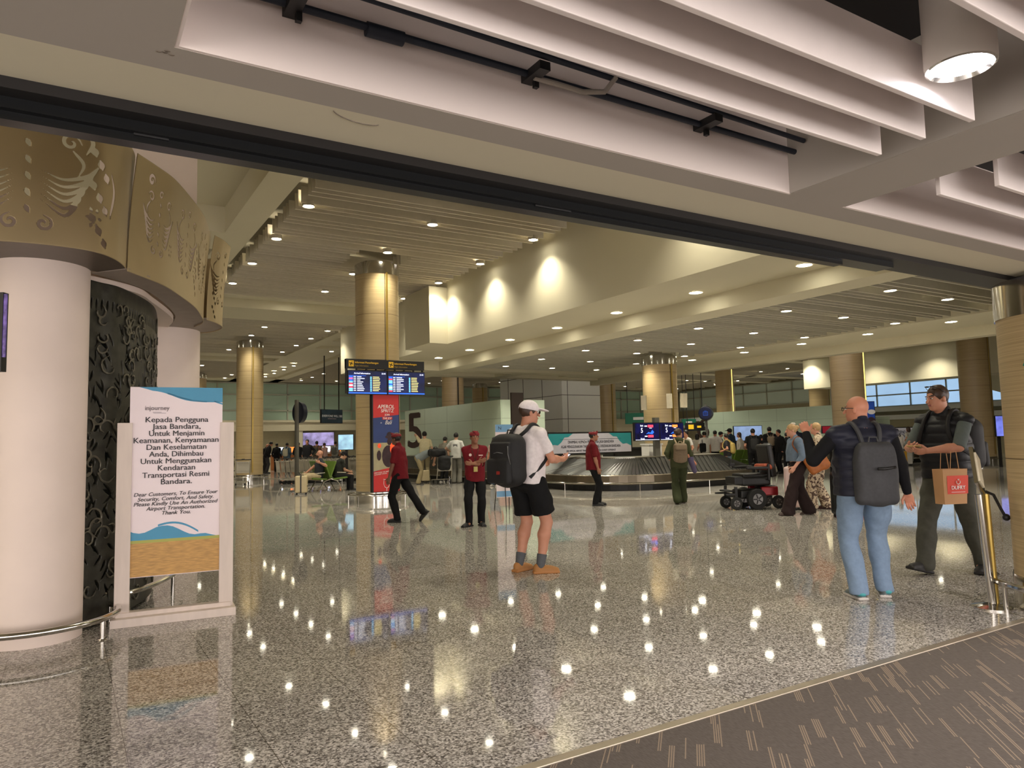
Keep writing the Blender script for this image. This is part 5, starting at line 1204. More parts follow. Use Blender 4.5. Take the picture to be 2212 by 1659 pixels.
        z1 = (hem or .3)*s; a_ = pelz+(0, 0, 0); e = (legs[1][2]+legs[-1][2])/2; e = a_+(e-a_)*((a_[2]-z1)/(a_[2]-e[2]))
        G_.cap(a_+(0, 0, -.06), e, .155*s*bw, (.17+wide)*s, .05); G_.cut((0, 0, z1), (0, 0, -1))
    G_.cut(T((0, 0, .115)), Rt @ np.array((0, 0, 1.)))
    if lod < 2: G_.wrinkle(.010 if lod == 0 else .005, .75, 3, (1, 1, .8))
    bo = fobj({'trousers': 'trousers', 'wide': 'trousers', 'shorts': 'shorts', 'skirt': 'skirt'}[kind], [G_], cm, t)
    # ---- upper garment
    tk, tc = top[0], top[1]; tm = cloth(tc, .5 if tk == 'vest' else .85) if not isinstance(tc, bpy.types.Material) else tc
    U = Field(lo, hi, h); puff = {'tee': .016, 'long': .018, 'shirt': .018, 'jacket': .034, 'hoodie': .036, 'vest': .036}[tk]
    torso(U, puff, .05)
    hz = {'tee': -.07, 'long': -.08, 'shirt': -.10, 'jacket': -.10, 'hoodie': -.10, 'vest': -.06}[tk] if hem is None or kind != 'x' else 0
    hz = P.get('hem_top', hz)
    U.box(T((0, -.008+belly*.25, .06)), np.array((.172*bw+puff*.6+belly*.35, .134+puff*.5+belly*.6, .30))*s, .12*s, Rt, .03)
    if tk != 'vest': U.ell(T((0, -.01, .30)), np.array((.170*bw+puff, .118+puff+belly*.4, .22))*s, Rt, .03)
    sl = {'tee': .62, 'shirt': .78, 'long': 2., 'jacket': 2., 'hoodie': 2., 'vest': 0}[tk] if sleeves is None else sleeves
    for sd in (1, -1):
        el, wr = arms[sd]; rr_ = .054 if tk in ('tee', 'shirt') else .052; rr_ += .012 if tk in ('jacket', 'hoodie') else 0
        sg = sl if sl < 1 else 1; e1 = sh[sd]+(el-sh[sd])*sg
        if tk != 'vest': U.cap(sh[sd], e1, (rr_+.004)*s*bw**.6, (rr_+(.004 if sl < 1 else -.006))*s*bw**.6, .02)
        if sl >= 1.01: U.cap(el, el+(wr-el)*min(1, (sl-1)*.97), (rr_-.006)*s*bw**.5, (rr_-.018)*s, .015)
        elif sl < 1:
            n = nv(el-sh[sd]); c_ = e1
            if sl > .1:
                U.cap(e1+n*.052*s, e1+n*.09*s, .05*s, .05*s, 0, 's')
    U.cut(T((0, 0, hz)), Rt @ np.array((0, 0, -1.)))
    if tk in ('tee',): U.ell(Hd((0, .015, -.16)), np.array((.072, .078, .045))*s, Rt, .0, 's')
    elif tk in ('shirt', 'jacket'): U.cap(T((0, -.012, .50)), T((0, .0, .555)), .072*s, .075*s, .01); U.ell(T((0, .04, .575)), np.array((.062, .085, .05))*s, Rt, .0, 's')
    elif tk == 'vest': U.cap(T((0, -.012, .50)), T((0, .0, .575)), .080*s, .076*s, .01); U.ell(T((0, .075, .60)), np.array((.066, .085, .055))*s, Rt, .0, 's')
    elif tk == 'hoodie': U.ell(T((0, -.06, .53)), np.array((.115, .085, .07))*s, Rt, .02); U.ell(Hd((0, .015, -.10)), np.array((.075, .08, .06))*s, Rt, .0, 's')
    if tk == 'vest': U.ribs(.012*s, .085*s, pel[2])
    elif lod < 2: U.wrinkle(.0065 if lod == 0 else .004, .8, 5)
    uo = fobj({'tee': 't_shirt', 'long': 'sweater', 'shirt': 'shirt', 'jacket': 'jacket', 'hoodie': 'hoodie', 'vest': 'padded_vest'}[tk], [U], tm, t)
    if under:
        for sd in (1, -1):
            ur = Field(lo, hi, h)
            el, wr = arms[sd]; q = under[1]; e1 = sh[sd]+(el-sh[sd])*min(q, 1); ur.cap(sh[sd], e1, .056*s*bw**.7, .052*s*bw**.6, .02)
            if q > 1: ur.cap(el, el+(wr-el)*(q-1), .053*s*bw**.5, .036*s, .015)
            else: n = nv(el-sh[sd]); ur.cap(e1+n*.055*s, e1+n*.1*s, .055*s, .055*s, 0, 's')
            ur.wrinkle(.0022, .9, 11); fobj('sleeve', [ur], cloth(under[0]), t)
    # ---- shoes
    if lod < 3 or vis_legs:
        for sd, kk in ((1, 'R'), (-1, 'L')):
            hj, kn, an, a2, fp = legs[sd]; Rf = rotm((0, 0, 1), -a2) @ rotm((1, 0, 0), -fp)
            def Fo(v): return an+Rf @ (np.array(v, float)*s)
            sc, solec = (shoes, shoes) if not isinstance(shoes[0], tuple) else shoes[:2]
            q = Field(np.minimum(an, Fo((0, .2, -.08)))-.13*s, np.maximum(an, Fo((0, .2, -.08)))+.10*s, min(h, .010) if lod < 2 else h*.8)
            q.ell(Fo((0, -.025, -.035)), np.array((.040, .052, .050))*s, Rf, .02); q.ell(Fo((0, .055, -.045)), np.array((.044, .095, .040))*s, Rf, .02); q.ell(Fo((sd*-.004, .125, -.055)), np.array((.047, .065, .030))*s, Rf, .02)
            q.box(Fo((0, .055, -.074)), np.array((.047, .135, .016))*s, .011*s, Rf, .01); q.cut(Fo((0, 0, -.087)), Rf @ np.array((0, 0, -1.))); q.ell(Fo((0, -.012, .035)), np.array((.034, .042, .032))*s, Rf, .005, 's')
            fobj('shoe', [q], [mat('shoe_%d_%d' % (sc[0], sc[2]), sc, .6, var=.06), mat('sole_%d_%d' % (solec[0], solec[2]), solec, .6, var=.03)], t, lambda c, an=an, Rf=Rf: (((c-an)@Rf)[:, 2]/s < -.062).astype(int))
            if socks:
                w_ = Field(an-.12*s, an+.16*s, .006); up_ = nv(kn-an); w_.cap(an-up_*.01*s, an+up_*.11*s, .042*s, .051*s, .01); w_.cut(an+up_*.105*s, up_); w_.wrinkle(.002, 1.4, 2); fobj('sock', [w_], cloth(socks), t)
    # ---- hair and headwear
    hm = hairm.get(hairc, hairm['black'])
    def HF_(lo_=.24, hh=None): return Field(hc-lo_*s, hc+.17*s, hh or {0: .007, 1: .008, 2: .012, 3: .018}[lod])
    if hair in ('short', 'bun', 'long', 'pony', 'udeng', 'beardbald', 'cap_black', 'cap_white', 'under'):
        if hair == 'beardbald':
            q = HF_(.2); q.ell(Hd((0, .036, -.066)), np.array((.058, .060, .056))*s, Rh, .01); q.ell(Hd((0, .05, -.11)), np.array((.035, .04, .03))*s, Rh, .02); q.ell(Hd((0, .04, -.015)), np.array((.07, .13, .034))*s, Rh, 0, 's'); fobj('beard', [q], hairm['brown'], t)
        else:
            q = HF_(.42 if hair == 'long' else .24)
            q.ell(Hd((0, -.020, .030)), np.array((.083, .098, .098))*s, Rh, .01)
            if hair == 'long': q.ell(Hd((0, -.065, -.10)), np.array((.080, .050, .20))*s, Rh, .03); q.ell(Hd((0, -.04, -.02)), np.array((.088, .075, .10))*s, Rh, .02)
            if hair == 'bun': q.ell(Hd((0, -.115, .05)), np.array((.045, .045, .045))*s, Rh, .01)
            if hair == 'pony': q.cap(Hd((0, -.10, .03)), Hd((0, -.15, -.14)), .034*s, .02*s, .01)
            q.ell(Hd((0, .085, -.035)), np.array((.085, .085, .088))*s, Rh, .006, 's')
            if hair != 'long': q.ell(Hd((0, -.02, -.115)), np.array((.12, .12, .085))*s, Rh, .004, 's'); 
            for sd in (1, -1): q.ell(Hd((sd*.09, .015, -.03)), np.array((.03, .04, .04))*s, Rh, .004, 's')
            if lod < 2: q.wrinkle(.003, 2.2, 9, (1, 1, .2))
            fobj('hair', [q], hm, t)
        if hair == 'udeng':
            q = HF_(.2, .006); q.ell(Hd((0, -.015, .062)), np.array((.090, .106, .060))*s, Rh, .01); q.ell(Hd((0, -.015, .11)), np.array((.062, .075, .055))*s, Rh, .012, 's'); q.cut(Hd((0, 0, .028)), Rh @ np.array((0, -.15, -1.)))
            q.ell(Hd((.0, .078, .10)), np.array((.030, .02, .028))*s, Rh, .008); q.cap(Hd((0, .085, .085)), Hd((.045, .07, .118)), .014*s, .010*s, .006); q.cap(Hd((0, .085, .085)), Hd((-.045, .07, .118)), .014*s, .010*s, .006); q.wrinkle(.003, 2, 4)
            fobj('headcloth', [q], mat('headcloth_red', (130, 36, 42), .8, var=.35, scale=60), t)
        if hair.startswith('cap'):
            q = HF_(.2, .0065 if lod < 2 else None); q.ell(Hd((0, -.012, .045)), np.array((.090, .108, .092))*s, Rh, .01); q.cut(Hd((0, 0, .028)), Rh @ np.array((0, -.12, -1.)))
            q.ell(Hd((0, .13, .042)), np.array((.068, .082, .012))*s, Rh @ rotm((1, 0, 0), -.15), .012)
            if lod < 2: q.ell(Hd((0, -.115, .035)), np.array((.028, .03, .022))*s, Rh, .003, 's')
            fobj('cap', [q], cloth((226, 218, 222)) if hair == 'cap_white' else cloth((24, 24, 28)), t)
    return dict(root=t, T=T, Rt=Rt, Hd=Hd, Rh=Rh, hands=hands, s=s, sh=sh, arms=arms, pos=pos, face=face, legs=legs, h=h, bw=bw)
# ---------------------------------------------------------------- things worn or carried (top-level)
def backpack(P, label, col, w=.30, hgt=.46, d=.17, z0=-.02, pockets=True, strap=None, flap=None, lod=None, xoff=0, taper=.0, gloss=.7):
    t = empty('backpack', P['pos'], P['face'], label, 'backpack'); Rt, T, s = P['Rt'], P['T'], P['s']; m = mat('bag_%d_%d_%d' % col, col, gloss, var=.12, scale=40)
    hh = P['h'] if P['h'] < .012 else .016
    c = T((xoff, -.125-d/2-.01, z0+hgt/2)); q = Field(c-.42, c+.42, hh)
    q.box(c, np.array((w/2, d/2, hgt/2))*s, min(d*.49, .11)*s, Rt, .02); q.ell(T((xoff, -.125-d/2-.03, z0+hgt*.42)), np.array((w*.42, d*.60, hgt*.44))*s, Rt, .04)
    if taper:
        for sd in (1, -1): q.box(T((xoff+sd*w*.58, -.125-d/2, z0+hgt*.92)), np.array((w*.16, d, hgt*.34))*s, .03*s, Rt @ rotm((0, 1, 0), -sd*.42), .03, 's')
    if pockets: q.box(T((xoff, -.135-d-.02, z0+hgt*.30)), np.array((w*.40, .035, hgt*.24))*s, .03*s, Rt, .012); q.box(T((xoff, -.135-d, z0+hgt*.68)), np.array((w*.36, .02, hgt*.16))*s, .018*s, Rt, .012)
    q.wrinkle(.004, .8, 7); fobj('bag_body', [q], m, t)
    if lod == 0 and pockets:
        zp = mat('zip_grey', (110, 110, 112), .4, .5, var=0)
        for a_, b_ in (((-.06, .33), (.06, .33)), ((-.10, .20), (.10, .20)), ((.13, .40), (.16, .22))): MB().tube([tuple(T((xoff+a_[0], -.165-d, z0+a_[1]))), tuple(T((xoff+(a_[0]+b_[0])/2, -.18-d, z0+(a_[1]+b_[1])/2+.01))), tuple(T((xoff+b_[0], -.165-d, z0+b_[1])))], .0045, 6).build('zip', zp, t, smooth=True)
        MB().box(tuple(T((xoff+.03, -.20-d, z0+.14))), (.03, .03, .035)).build('tag', mat('red_tag', (150, 40, 30), .5), t)
    b = MB(); sm = strap or m
    for sd in (1, -1):
        w0 = .012*s
        pts = [T((xoff+sd*.07, -.15, z0+hgt-.02)), T((sd*.095, -.12, .50)), T((sd*.105, -.03, .565)), T((sd*.11, .07, .52)), T((sd*.125, .135, .40)), T((sd*.15*P['bw'], .125, .26)), T((sd*.185*P['bw'], .02, .17)), T((xoff+sd*w*.45, -.13, z0+.08))]
        b.tube([tuple(p) for p in spline(pts, 32)] if False else [tuple(p) for p in smooth3(pts)], .019*s, 8)
    b.build('strap', sm, t, smooth='auto')
    MB().tube([tuple(T((xoff-.04, -.15-d*.3, z0+hgt))), tuple(T((xoff-.03, -.15-d*.3, z0+hgt+.04))), tuple(T((xoff+.03, -.15-d*.3, z0+hgt+.04))), tuple(T((xoff+.04, -.15-d*.3, z0+hgt)))], .008, 8).build('grab_handle', sm, t, smooth='auto')
    if flap:
        q = Field(c-.35, c+.35, hh); q.box(T((xoff, -.15-d, z0+hgt*.80)), np.array((w*.44, .05, hgt*.16))*s, .04*s, Rt, .01); fobj('flap', [q], flap, t)
    return t
def smooth3(P, n=5):
    P = [np.array(p, float) for p in P]; P = [2*P[0]-P[1]]+P+[2*P[-1]-P[-2]]; out = []
    for i in range(1, len(P)-2):
        for k in range(n):
            t = k/n; out.append(.5*((2*P[i])+(-P[i-1]+P[i+1])*t+(2*P[i-1]-5*P[i]+4*P[i+1]-P[i+2])*t*t+(-P[i-1]+3*P[i]-3*P[i+1]+P[i+2])*t**3))
    out.append(P[-2]); return out
# ================================================================ the cast
def fc(deg): return math.atan2(.853, .521)-math.pi/2-math.radians(deg)     # 0 away, 90 right, 180 to the camera, 270 left
maroon = (108, 22, 32)
# man in the white cap
P = person(Pz(1145, 1236), fc(42), 'man in white cap, white t-shirt and black shorts with a big backpack', 1.93, 0,
  dict(hy=-30, hp=4, footR=(.125, .02, 0), footL=(-.125, -.02, 0), toeR=42, toeL=0, hem_top=-.03, handR=(.19, .34, .20), handL=(-.12, .32, .16), poleR=(.5, -.6, -1), poleL=(-.6, -.6, -1), palmR=(-.6, 0, .6), palmL=(.6, 0, .6), curl=.8),
  1.06, (196, 138, 112), 'cap_white', 'brown', ('tee', (228, 220, 222)), ('shorts', (18, 18, 20)), ((168, 116, 62), (176, 120, 66)), vis_legs=True, socks=(92, 94, 98), hem=.76, wide=.012, face_on=True)
backpack(P, 'big black hiking daypack worn by the man in the white cap', (24, 24, 26), .38, .52, .24, -.05, lod=0, xoff=-.03)
q = P['Hd']; sg = MB(); 
for sd in (1, -1): sg.ball(tuple(q((sd*.034, .098, .012))), (.026, .008, .020), 12, Matrix(P['Rh'].tolist()))
o = sg.build('sunglasses', mat('dark_lens', (16, 16, 18), .15, var=0), None, smooth=True); o.location = P['pos']; o.rotation_euler = (0, 0, P['face']); tag(o, 'dark sunglasses on the face of the man in the white cap', 'sunglasses')
wr, d, n_, th, kk = P['hands'][0]; c = wr+d*.10+n_*.02
ph = empty('smartphone', P['pos'], P['face'], 'smartphone with lit screen held by the man in the white cap', 'phone'); MB().box(tuple(c), (.075, .15, .009), M=Matrix.Rotation(.5, 3, 'X')).build('phone_body', black, ph, bevel=.003); MB().box((c[0], c[1], c[2]+.006), (.068, .14, .002), M=Matrix.Rotation(.5, 3, 'X')).build('phone_screen', glo['white'], ph)
# staff, arms crossed
P = person(Pz(1028, 1136), fc(172), 'staff man in maroon shirt and headcloth facing the camera with crossed arms', 1.68, 0,
  dict(hy=8, footR=(.13, .08, 0), footL=(-.10, 0, 0), toeR=45, toeL=-12, handR=(-.06, .20, .245), handL=(.07, .235, .215), poleR=(.5, -.5, -1), poleL=(-.5, -.5, -1), palmR=(0, -1, .2), palmL=(0, -1, .2), curl=.35, hem_top=-.12),
  1.0, (150, 104, 80), 'udeng', 'black', ('tee', maroon), ('trousers', (20, 20, 22)), (22, 21, 22), face_on=True, belly=.008, sleeves=.78)
T_ = P['T']
o = empty('lanyard', P['pos'], P['face'], 'lanyard with pale name badge on the staff man with crossed arms', 'lanyard')
b = MB().tube([tuple(T_(v)) for v in ((-.07, .07, .53), (-.05, .135, .42), (-.01, .15, .30), (0, .158, .16), (.07, .135, .42), (.08, .07, .53))][:4], .004, 6).tube([tuple(T_(v)) for v in ((.07, .07, .53), (.05, .135, .42), (.01, .15, .30), (0, .158, .16))], .004, 6); b.build('strap', mat('lanyard_dark', (60, 50, 30), .6), o)
c = T_((0, .165, .11)); MB().box(tuple(c), (.07, .006, .09)).build('badge', mat('badge_yellow', (200, 186, 110), .5), o)
MB().box(tuple(T_((-.10, .138, .36))), (.075, .006, .018)).ball(tuple(T_((.09, .128, .37))), (.026, .004, .026), 12).build('shirt_print', mat('shirt_print', (220, 196, 190), .6), P['root'])
# staff walking left
P = person(Pz(864, 1127), fc(283), 'staff man in maroon shirt and red headcloth walking left past the advertising banner', 1.70, 0,
  dict(lean=3, hy=-12, footR=(.06, -.47, .10), footL=(-.10, .02, 0), fpR=48, handR=(.24, -.02, -.10), handL=(-.24, .12, -.06), toeL=-5),
  1.0, (120, 80, 62), 'udeng', 'black', ('shirt', maroon), ('trousers', (18, 18, 20)), (20, 20, 21), sleeves=.80)
# staff facing right
P = person(Pz(1284, 1092), fc(92), 'stocky staff man in maroon shirt and headcloth standing in profile before the carousel', 1.68, 0,
  dict(hy=0, footR=(.12, .02, 0), footL=(-.10, .10, 0), handR=(.25, .10, -.10), handL=(-.25, .08, -.06), hem_top=-.10),
  1.12, (158, 108, 84), 'udeng', 'black', ('shirt', (102, 20, 28)), ('trousers', (20, 20, 22)), (22, 21, 22), belly=.035, sleeves=.80)
T_ = P['T']; o = empty('lanyard', P['pos'], P['face'], 'thin lanyard on the stocky staff man in profile', 'lanyard')
MB().tube([tuple(T_(v)) for v in ((.08, .05, .53), (.06, .15, .40), (.02, .18, .25))], .004, 6).box(tuple(T_((.02, .19, .21))), (.06, .008, .09)).build('strap', mat('lanyard_dark', (60, 50, 30)), o)
# woman in green
P = person(Pz(1470, 1088), fc(4), 'woman in dark green hoodie and wide green trousers walking away with a taupe backpack', 1.70, 0,
  dict(hy=-48, hp=-8, footR=(.09, .20, 0), footL=(-.08, -.12, .04), fpL=18, handR=(.20, .22, .10), handL=(-.22, .10, .12), side=2),
  1.0, (190, 146, 120), 'bun', 'brown', ('hoodie', (66, 70, 46)), ('wide', (58, 64, 42)), (60, 50, 42), wide=-.012)
backpack(P, 'taupe drawstring backpack with flap worn by the woman in green', (122, 104, 84), .31, .44, .15, .02, pockets=False, flap=mat('bag_flap', (132, 114, 92), .7), strap=mat('strap_tan', (190, 170, 140), .6))
o = person and empty('jacket_bundle', P['pos'], P['face'], 'grey purple and pink garments hanging at the right hip of the woman in green', 'garment')
q = Field((.05, -.25, .55), (.5, .35, 1.1), .011); q.cap((.26, .0, 1.0), (.34, -.02, .72), .07, .055, .03); q.wrinkle(.006, 1, 3); fobj('jacket', [q], cloth((92, 84, 112)), o)
q = Field((.05, -.25, .75), (.5, .35, 1.2), .011); q.cap((.20, -.02, 1.06), (.36, .0, .88), .045, .035, .03); q.wrinkle(.005, 1.2, 4); fobj('scarf', [q], cloth((206, 140, 116)), o)
# woman in denim
P = person(Pz(1728, 1112), fc(272), 'woman in short denim jacket and wide dark trousers walking left', 1.69, 0,
  dict(lean=4, hy=-4, footR=(.08, -.20, .0), footL=(-.09, .24, .0), handR=(.24, .02, .0), handL=(-.26, .14, .0), fpR=10, hem_top=.10),
  1.12, (202, 146, 122), 'bun', 'blonde', ('jacket', (108, 124, 144)), ('wide', (44, 32, 32)), (60, 44, 38), wide=.012, belly=.02)
P_D = P
tb = empty('shoulder_bag', P['pos'], P['face'], 'large orange brown slouchy shoulder bag behind the woman in a denim jacket', 'handbag'); T_ = P['T']
q = Field(T_((-.45, -.65, -.25)), T_((-.05, .25, .5)), .010); q.box(T_((-.27, -.27, .06)), (.07, .20, .18), .055, rotm((1, 0, 0), -.5), .02); q.cap(T_((-.25, -.12, .22)), T_((-.27, -.42, -.02)), .05, .07, .06); q.wrinkle(.005, .8, 6); fobj('bag_body', [q], mat('bag_orange', (168, 96, 40), .55, var=.15, scale=14), tb)
MB().tube([tuple(v) for v in smooth3([T_((-.26, -.12, .2)), T_((-.24, -.11, .40)), T_((-.16, -.02, .56)), T_((-.20, .11, .42)), T_((-.27, .0, .2))])], .014, 8).build('strap', mat('bag_strap', (120, 66, 32), .5), tb, smooth='auto')
MB().ball(tuple(P['Hd']((0, -.05, .125))), (.03, .05, .025), 10).build('hair_clip', mat('clip_pale', (206, 196, 180), .3), P['root'], smooth=True)
# bald man in jeans
P = person(Pz(1882, 1291), fc(-2), 'bald man in navy padded vest and light blue jeans raising his left hand', 1.82, 0,
  dict(hy=42, hp=2, footR=(.14, .04, 0), footL=(-.12, -.03, 0), toeR=22, toeL=-2, handL=(-.40, .20, .49), handR=(.42, .03, -.15), poleL=(-.3, 0, -1), poleR=(.6, -1, 0), palmL=(.4, 1, 0), curlL=1.0, curlR=.55, palmR=(-.3, -.6, .3)),
  1.3, (206, 140, 112), 'shaved', 'grey', ('vest', (38, 40, 54)), ('trousers', (124, 146, 172)), ((96, 106, 108), (196, 190, 184)), under=((24, 24, 27), 1.95), belly=.015, face_on=True, wide=.006, socks=(40, 40, 40))
backpack(P, 'slim dark grey backpack on the bald man in jeans', (56, 57, 60), .37, .53, .12, -.13, pockets=False, taper=1, lod=0, strap=mat('strap_grey', (66, 67, 70), .7))
T_ = P['T']; o = MB().tube([tuple(T_(v)) for v in ((-.05, -.33, .18), (.0, -.335, .178), (.06, -.335, .185), (.10, -.33, .19))], .012, 8).build('bag_slot', black, bpy.data.objects[[x.name for x in bpy.data.objects if x.name.startswith('backpack')][-1]], smooth=True)
eg = empty('eyeglasses', P['pos'], P['face'], 'dark rimmed eyeglasses on the bald man in jeans', 'eyeglasses'); b = MB(); Hd = P['Hd']
for sd in (1, -1): b.tube([tuple(Hd((sd*.034+.022*math.cos(a), .104, .012+.017*math.sin(a)))) for a in np.linspace(0, 6.1, 14)], .0026, 6).tube([tuple(Hd((sd*.058, .100, .016))), tuple(Hd((sd*.083, .04, .014))), tuple(Hd((sd*.083, -.01, .008)))], .0035, 6)
b.build('frame', black, eg)
for sd, (kk, tx) in ((1, ('R', 0)), (-1, ('L', 0))):
    hj, kn, an, a2, fp = P['legs'][sd]; MB().ball((an[0], an[1]-.04, an[2]-.035), (.044, .05, .030), 12).build('shoe_heel_patch', mat('turquoise_patch', (70, 160, 166), .5), P['root'], smooth=True)
# man in the padded vest
P = person(Pz(2063, 1238), fc(243), 'man in black padded vest and grey trousers walking left looking up from his phone', 1.97, 0,
  dict(lean=3, hy=-18, hp=6, footR=(.10, .27, .02), footL=(-.12, -.24, 0), fpR=-14, toeR=5, toeL=-20, handR=(.10, .34, .24), handL=(-.07, .36, .22), poleR=(1, -.7, -.6), poleL=(-1, -.7, -.6), palmR=(-.7, -.2, .6), palmL=(.7, -.2, .6), curl=.9),
  1.12, (196, 128, 106), 'short', 'brown', ('vest', (33, 34, 38)), ('trousers', (74, 74, 66)), (26, 24, 24), under=((92, 100, 98), .95), face_on=True, belly=.012, wide=.008)
backpack(P, 'bulky black backpack worn by the man in the padded vest', (22, 22, 24), .38, .50, .24, -.02, lod=0)
Hd = P['Hd']; o = empty('sunglasses', P['pos'], P['face'], 'sunglasses pushed up on the hair of the man in the padded vest', 'sunglasses'); b = MB()
for sd in (1, -1): b.ball(tuple(Hd((sd*.032, .052, .118))), (.026, .020, .008), 12).tube([tuple(Hd(v)) for v in ((sd*.056, .05, .115), (sd*.082, .01, .08), (sd*.085, -.03, .05))], .003, 6)
b.tube([tuple(Hd((-.02, .06, .12))), tuple(Hd((.02, .06, .12)))], .003, 6)
b.build('lenses', mat('dark_lens', (16, 16, 18)), o, smooth=True)
wr, d, n_, th, kk = P['hands'][1]; c = (P['hands'][0][0]+P['hands'][1][0])/2+P['Rt']@np.array((0, .07, .03))
o = empty('smartphone', P['pos'], P['face'], 'smartphone in a yellowish case held in both hands by the man in the padded vest', 'phone'); MB().box(tuple(c), (.15, .08, .012), M=Matrix.Rotation(.35, 3, 'X')).build('phone_body', mat('case_tan', (190, 160, 100), .4), o, bevel=.003)
# paper bag
kraft = mat('kraft_paper', (196, 150, 104), .7, var=.05, scale=5); bagred = mat('bag_red', (224, 74, 54), .6, var=.02)
c = PF(2050, 1018, 7.35); bg = empty('paper_bag', (c.x, c.y, PF(2050, 1088, 7.35).z), fc(180)+math.pi+.22, 'brown paper shopping bag with red label held by the man in padded vest', 'shopping bag')
bh = .345; MB().quad((-.13, -.06, 0), (.13, -.06, 0), (.145, -.075, bh), (-.145, -.075, bh)).quad((-.13, .06, 0), (.13, .06, 0), (.145, .06, bh), (-.145, .06, bh)).quad((-.13, -.06, 0), (-.13, .06, 0), (-.145, .06, bh), (-.145, -.075, bh)).quad((.13, -.06, 0), (.13, .06, 0), (.145, .06, bh), (.145, -.075, bh)).quad((-.13, -.06, 0), (.13, -.06, 0), (.13, .06, 0), (-.13, .06, 0)).build('paper', kraft, bg)
MB().quad((-.095, -.0655, .10), (.145, -.0655, .10), (.150, -.0755, .28), (-.100, -.0755, .28)).build('label_print', bagred, bg)
text('lettering', 'DUFRY', .052, inkw, bg, (.025, -.075, .145), rot=(math.pi/2+.05, 0, 0), bold=.01); MB().box((.025, -.073, .118), (.16, .001, .004)).build('small_print', inkw, bg)
b = MB().tube([(.025+.022*math.cos(a)*(1 if abs(math.sin(a)) < 2 else 1), -.079, .218+.022*math.sin(a)) for a in np.linspace(-3.6, .5, 14)], .004, 6).tube([(.018, -.08, .245), (.025, -.08, .232), (.034, -.08, .246)], .004, 6); b.build('logo', inkw, bg)
for y in (-.07, .055): MB().tube([(-.05, y, bh), (-.03, y, bh+.17), (.03, y, bh+.17), (.05, y, bh)], .004, 6).build('handle', kraft, bg)
# floral woman behind
fl = mat('floral_cloth', (190, 172, 146), .8, var=.0); nt = fl.node_tree
v = nt.nodes.new('ShaderNodeTexNoise'); v.inputs['Scale'].default_value = 11; v.inputs['Distortion'].default_value = 2; r_ = nt.nodes.new('ShaderNodeValToRGB'); r_.color_ramp.interpolation = 'CONSTANT'
r_.color_ramp.elements[0].color = (*lin((84, 64, 54)), 1); r_.color_ramp.elements[1].position = .47; r_.color_ramp.elements[1].color = (*lin((196, 178, 152)), 1); tc_ = nt.nodes.new('ShaderNodeTexCoord')
nt.links.new(tc_.outputs['Object'], v.inputs[0]); nt.links.new(v.outputs[0], r_.inputs[0]); nt.links.new(r_.outputs[0], nt.nodes['Principled BSDF'].inputs[0])
P = person(PF(1766, 950, 14.6)*1.0-Vector((0, 0, PF(1766, 950, 14.6).z)), fc(300), 'blonde person in a floral outfit half hidden behind the raised hand', 1.72, 1, dict(footR=(.1, -.1, 0), footL=(-.1, .15, 0)), 1.1, (202, 146, 122), 'short', 'blonde', ('shirt', fl), ('wide', fl), (70, 40, 40))
# seated men
P = person((6.98, 23.62, 0), math.pi/2-.25, 'bald bearded man in dark polo and beige shorts sitting on the green bench', 1.80, 1,
  dict(lean=-6, hipz=.50, hip=(0, -.02), footR=(.24, .50, .0), footL=(-.02, .42, .02), kneeR=(.45, 1, .6), kneeL=(-.5, 1, .8), handR=(.20, .38, .05), handL=(-.52, .02, .42), poleR=(1, -.2, -.6), poleL=(-.4, -1, -.6), toeR=10),
  1.08, (198, 144, 118), 'beardbald', 'brown', ('tee', (46, 50, 56)), ('shorts', (186, 168, 136)), (150, 146, 140), vis_legs=True, face_on=True)
P = person((7.64, 23.62, 0), -math.pi/2, 'man in black cap and dark shirt sitting on the far side of the green bench', 1.76, 1,
  dict(lean=14, hipz=.50, footR=(.14, .42, 0), footL=(-.14, .42, 0), kneeR=(.1, 1, .9), kneeL=(-.1, 1, .9), handR=(.08, .36, .20), handL=(-.08, .36, .20), hp=18), 1.05, (190, 134, 108), 'cap_black', 'black', ('tee', (44, 46, 42)), ('trousers', (34, 34, 36)), (40, 40, 40))
# people by belt five
def at(px, D): p = PF(px, 950, D); return Vector((p.x, p.y, 0))
def hh(px, py, D): return PF(px, py, D).z
P = person(at(985, 27.2), fc(8), 'person in white t-shirt with back print and grey trousers near belt five', hh(985, 934, 27.2), 1, dict(handR=(.2, .2, .2), handL=(-.25, .22, .16), poleL=(-1, -.5, -.4)), 1., (200, 156, 130), 'short', 'black', ('tee', (214, 214, 210)), ('wide', (124, 122, 114)), (40, 38, 36), wide=-.02)
MB().box(tuple(P['T']((0, -.135, .36))), (.16, .01, .10)).build('back_print', mat('print_grey', (120, 120, 120), .7, var=.5, scale=60), P['root'])
person(at(957, 28.2), fc(30), 'person in grey t-shirt and black trousers leaning beside the white t-shirt', hh(957, 942, 28.2), 1, dict(lean=10), .95, (200, 156, 130), 'short', 'black', ('tee', (132, 128, 118)), ('trousers', (24, 24, 26)), (210, 206, 200))
person(at(917, 28.6), fc(-10), 'person in cream top with a black strap and one arm raised, by the number five', hh(917, 931, 28.6), 1, dict(handL=(-.14, .02, .52), poleL=(-1, 0, .2)), .98, (200, 156, 130), 'short', 'black', ('tee', (206, 196, 160)), ('wide', (160, 148, 116)), (50, 44, 40), wide=-.03)
person(at(903, 27.0), fc(80), 'person in blue grey t-shirt and beige trousers bending over beside the trolley', 1.76, 1, dict(lean=62, hp=-5, handR=(.12, .42, .42), handL=(-.08, .42, .42), poleR=(.3, -1, .3), poleL=(-.3, -1, .3)), .98, (200, 156, 130), 'short', 'black', ('tee', (124, 132, 134)), ('wide', (160, 146, 112)), (50, 44, 40), wide=-.03)
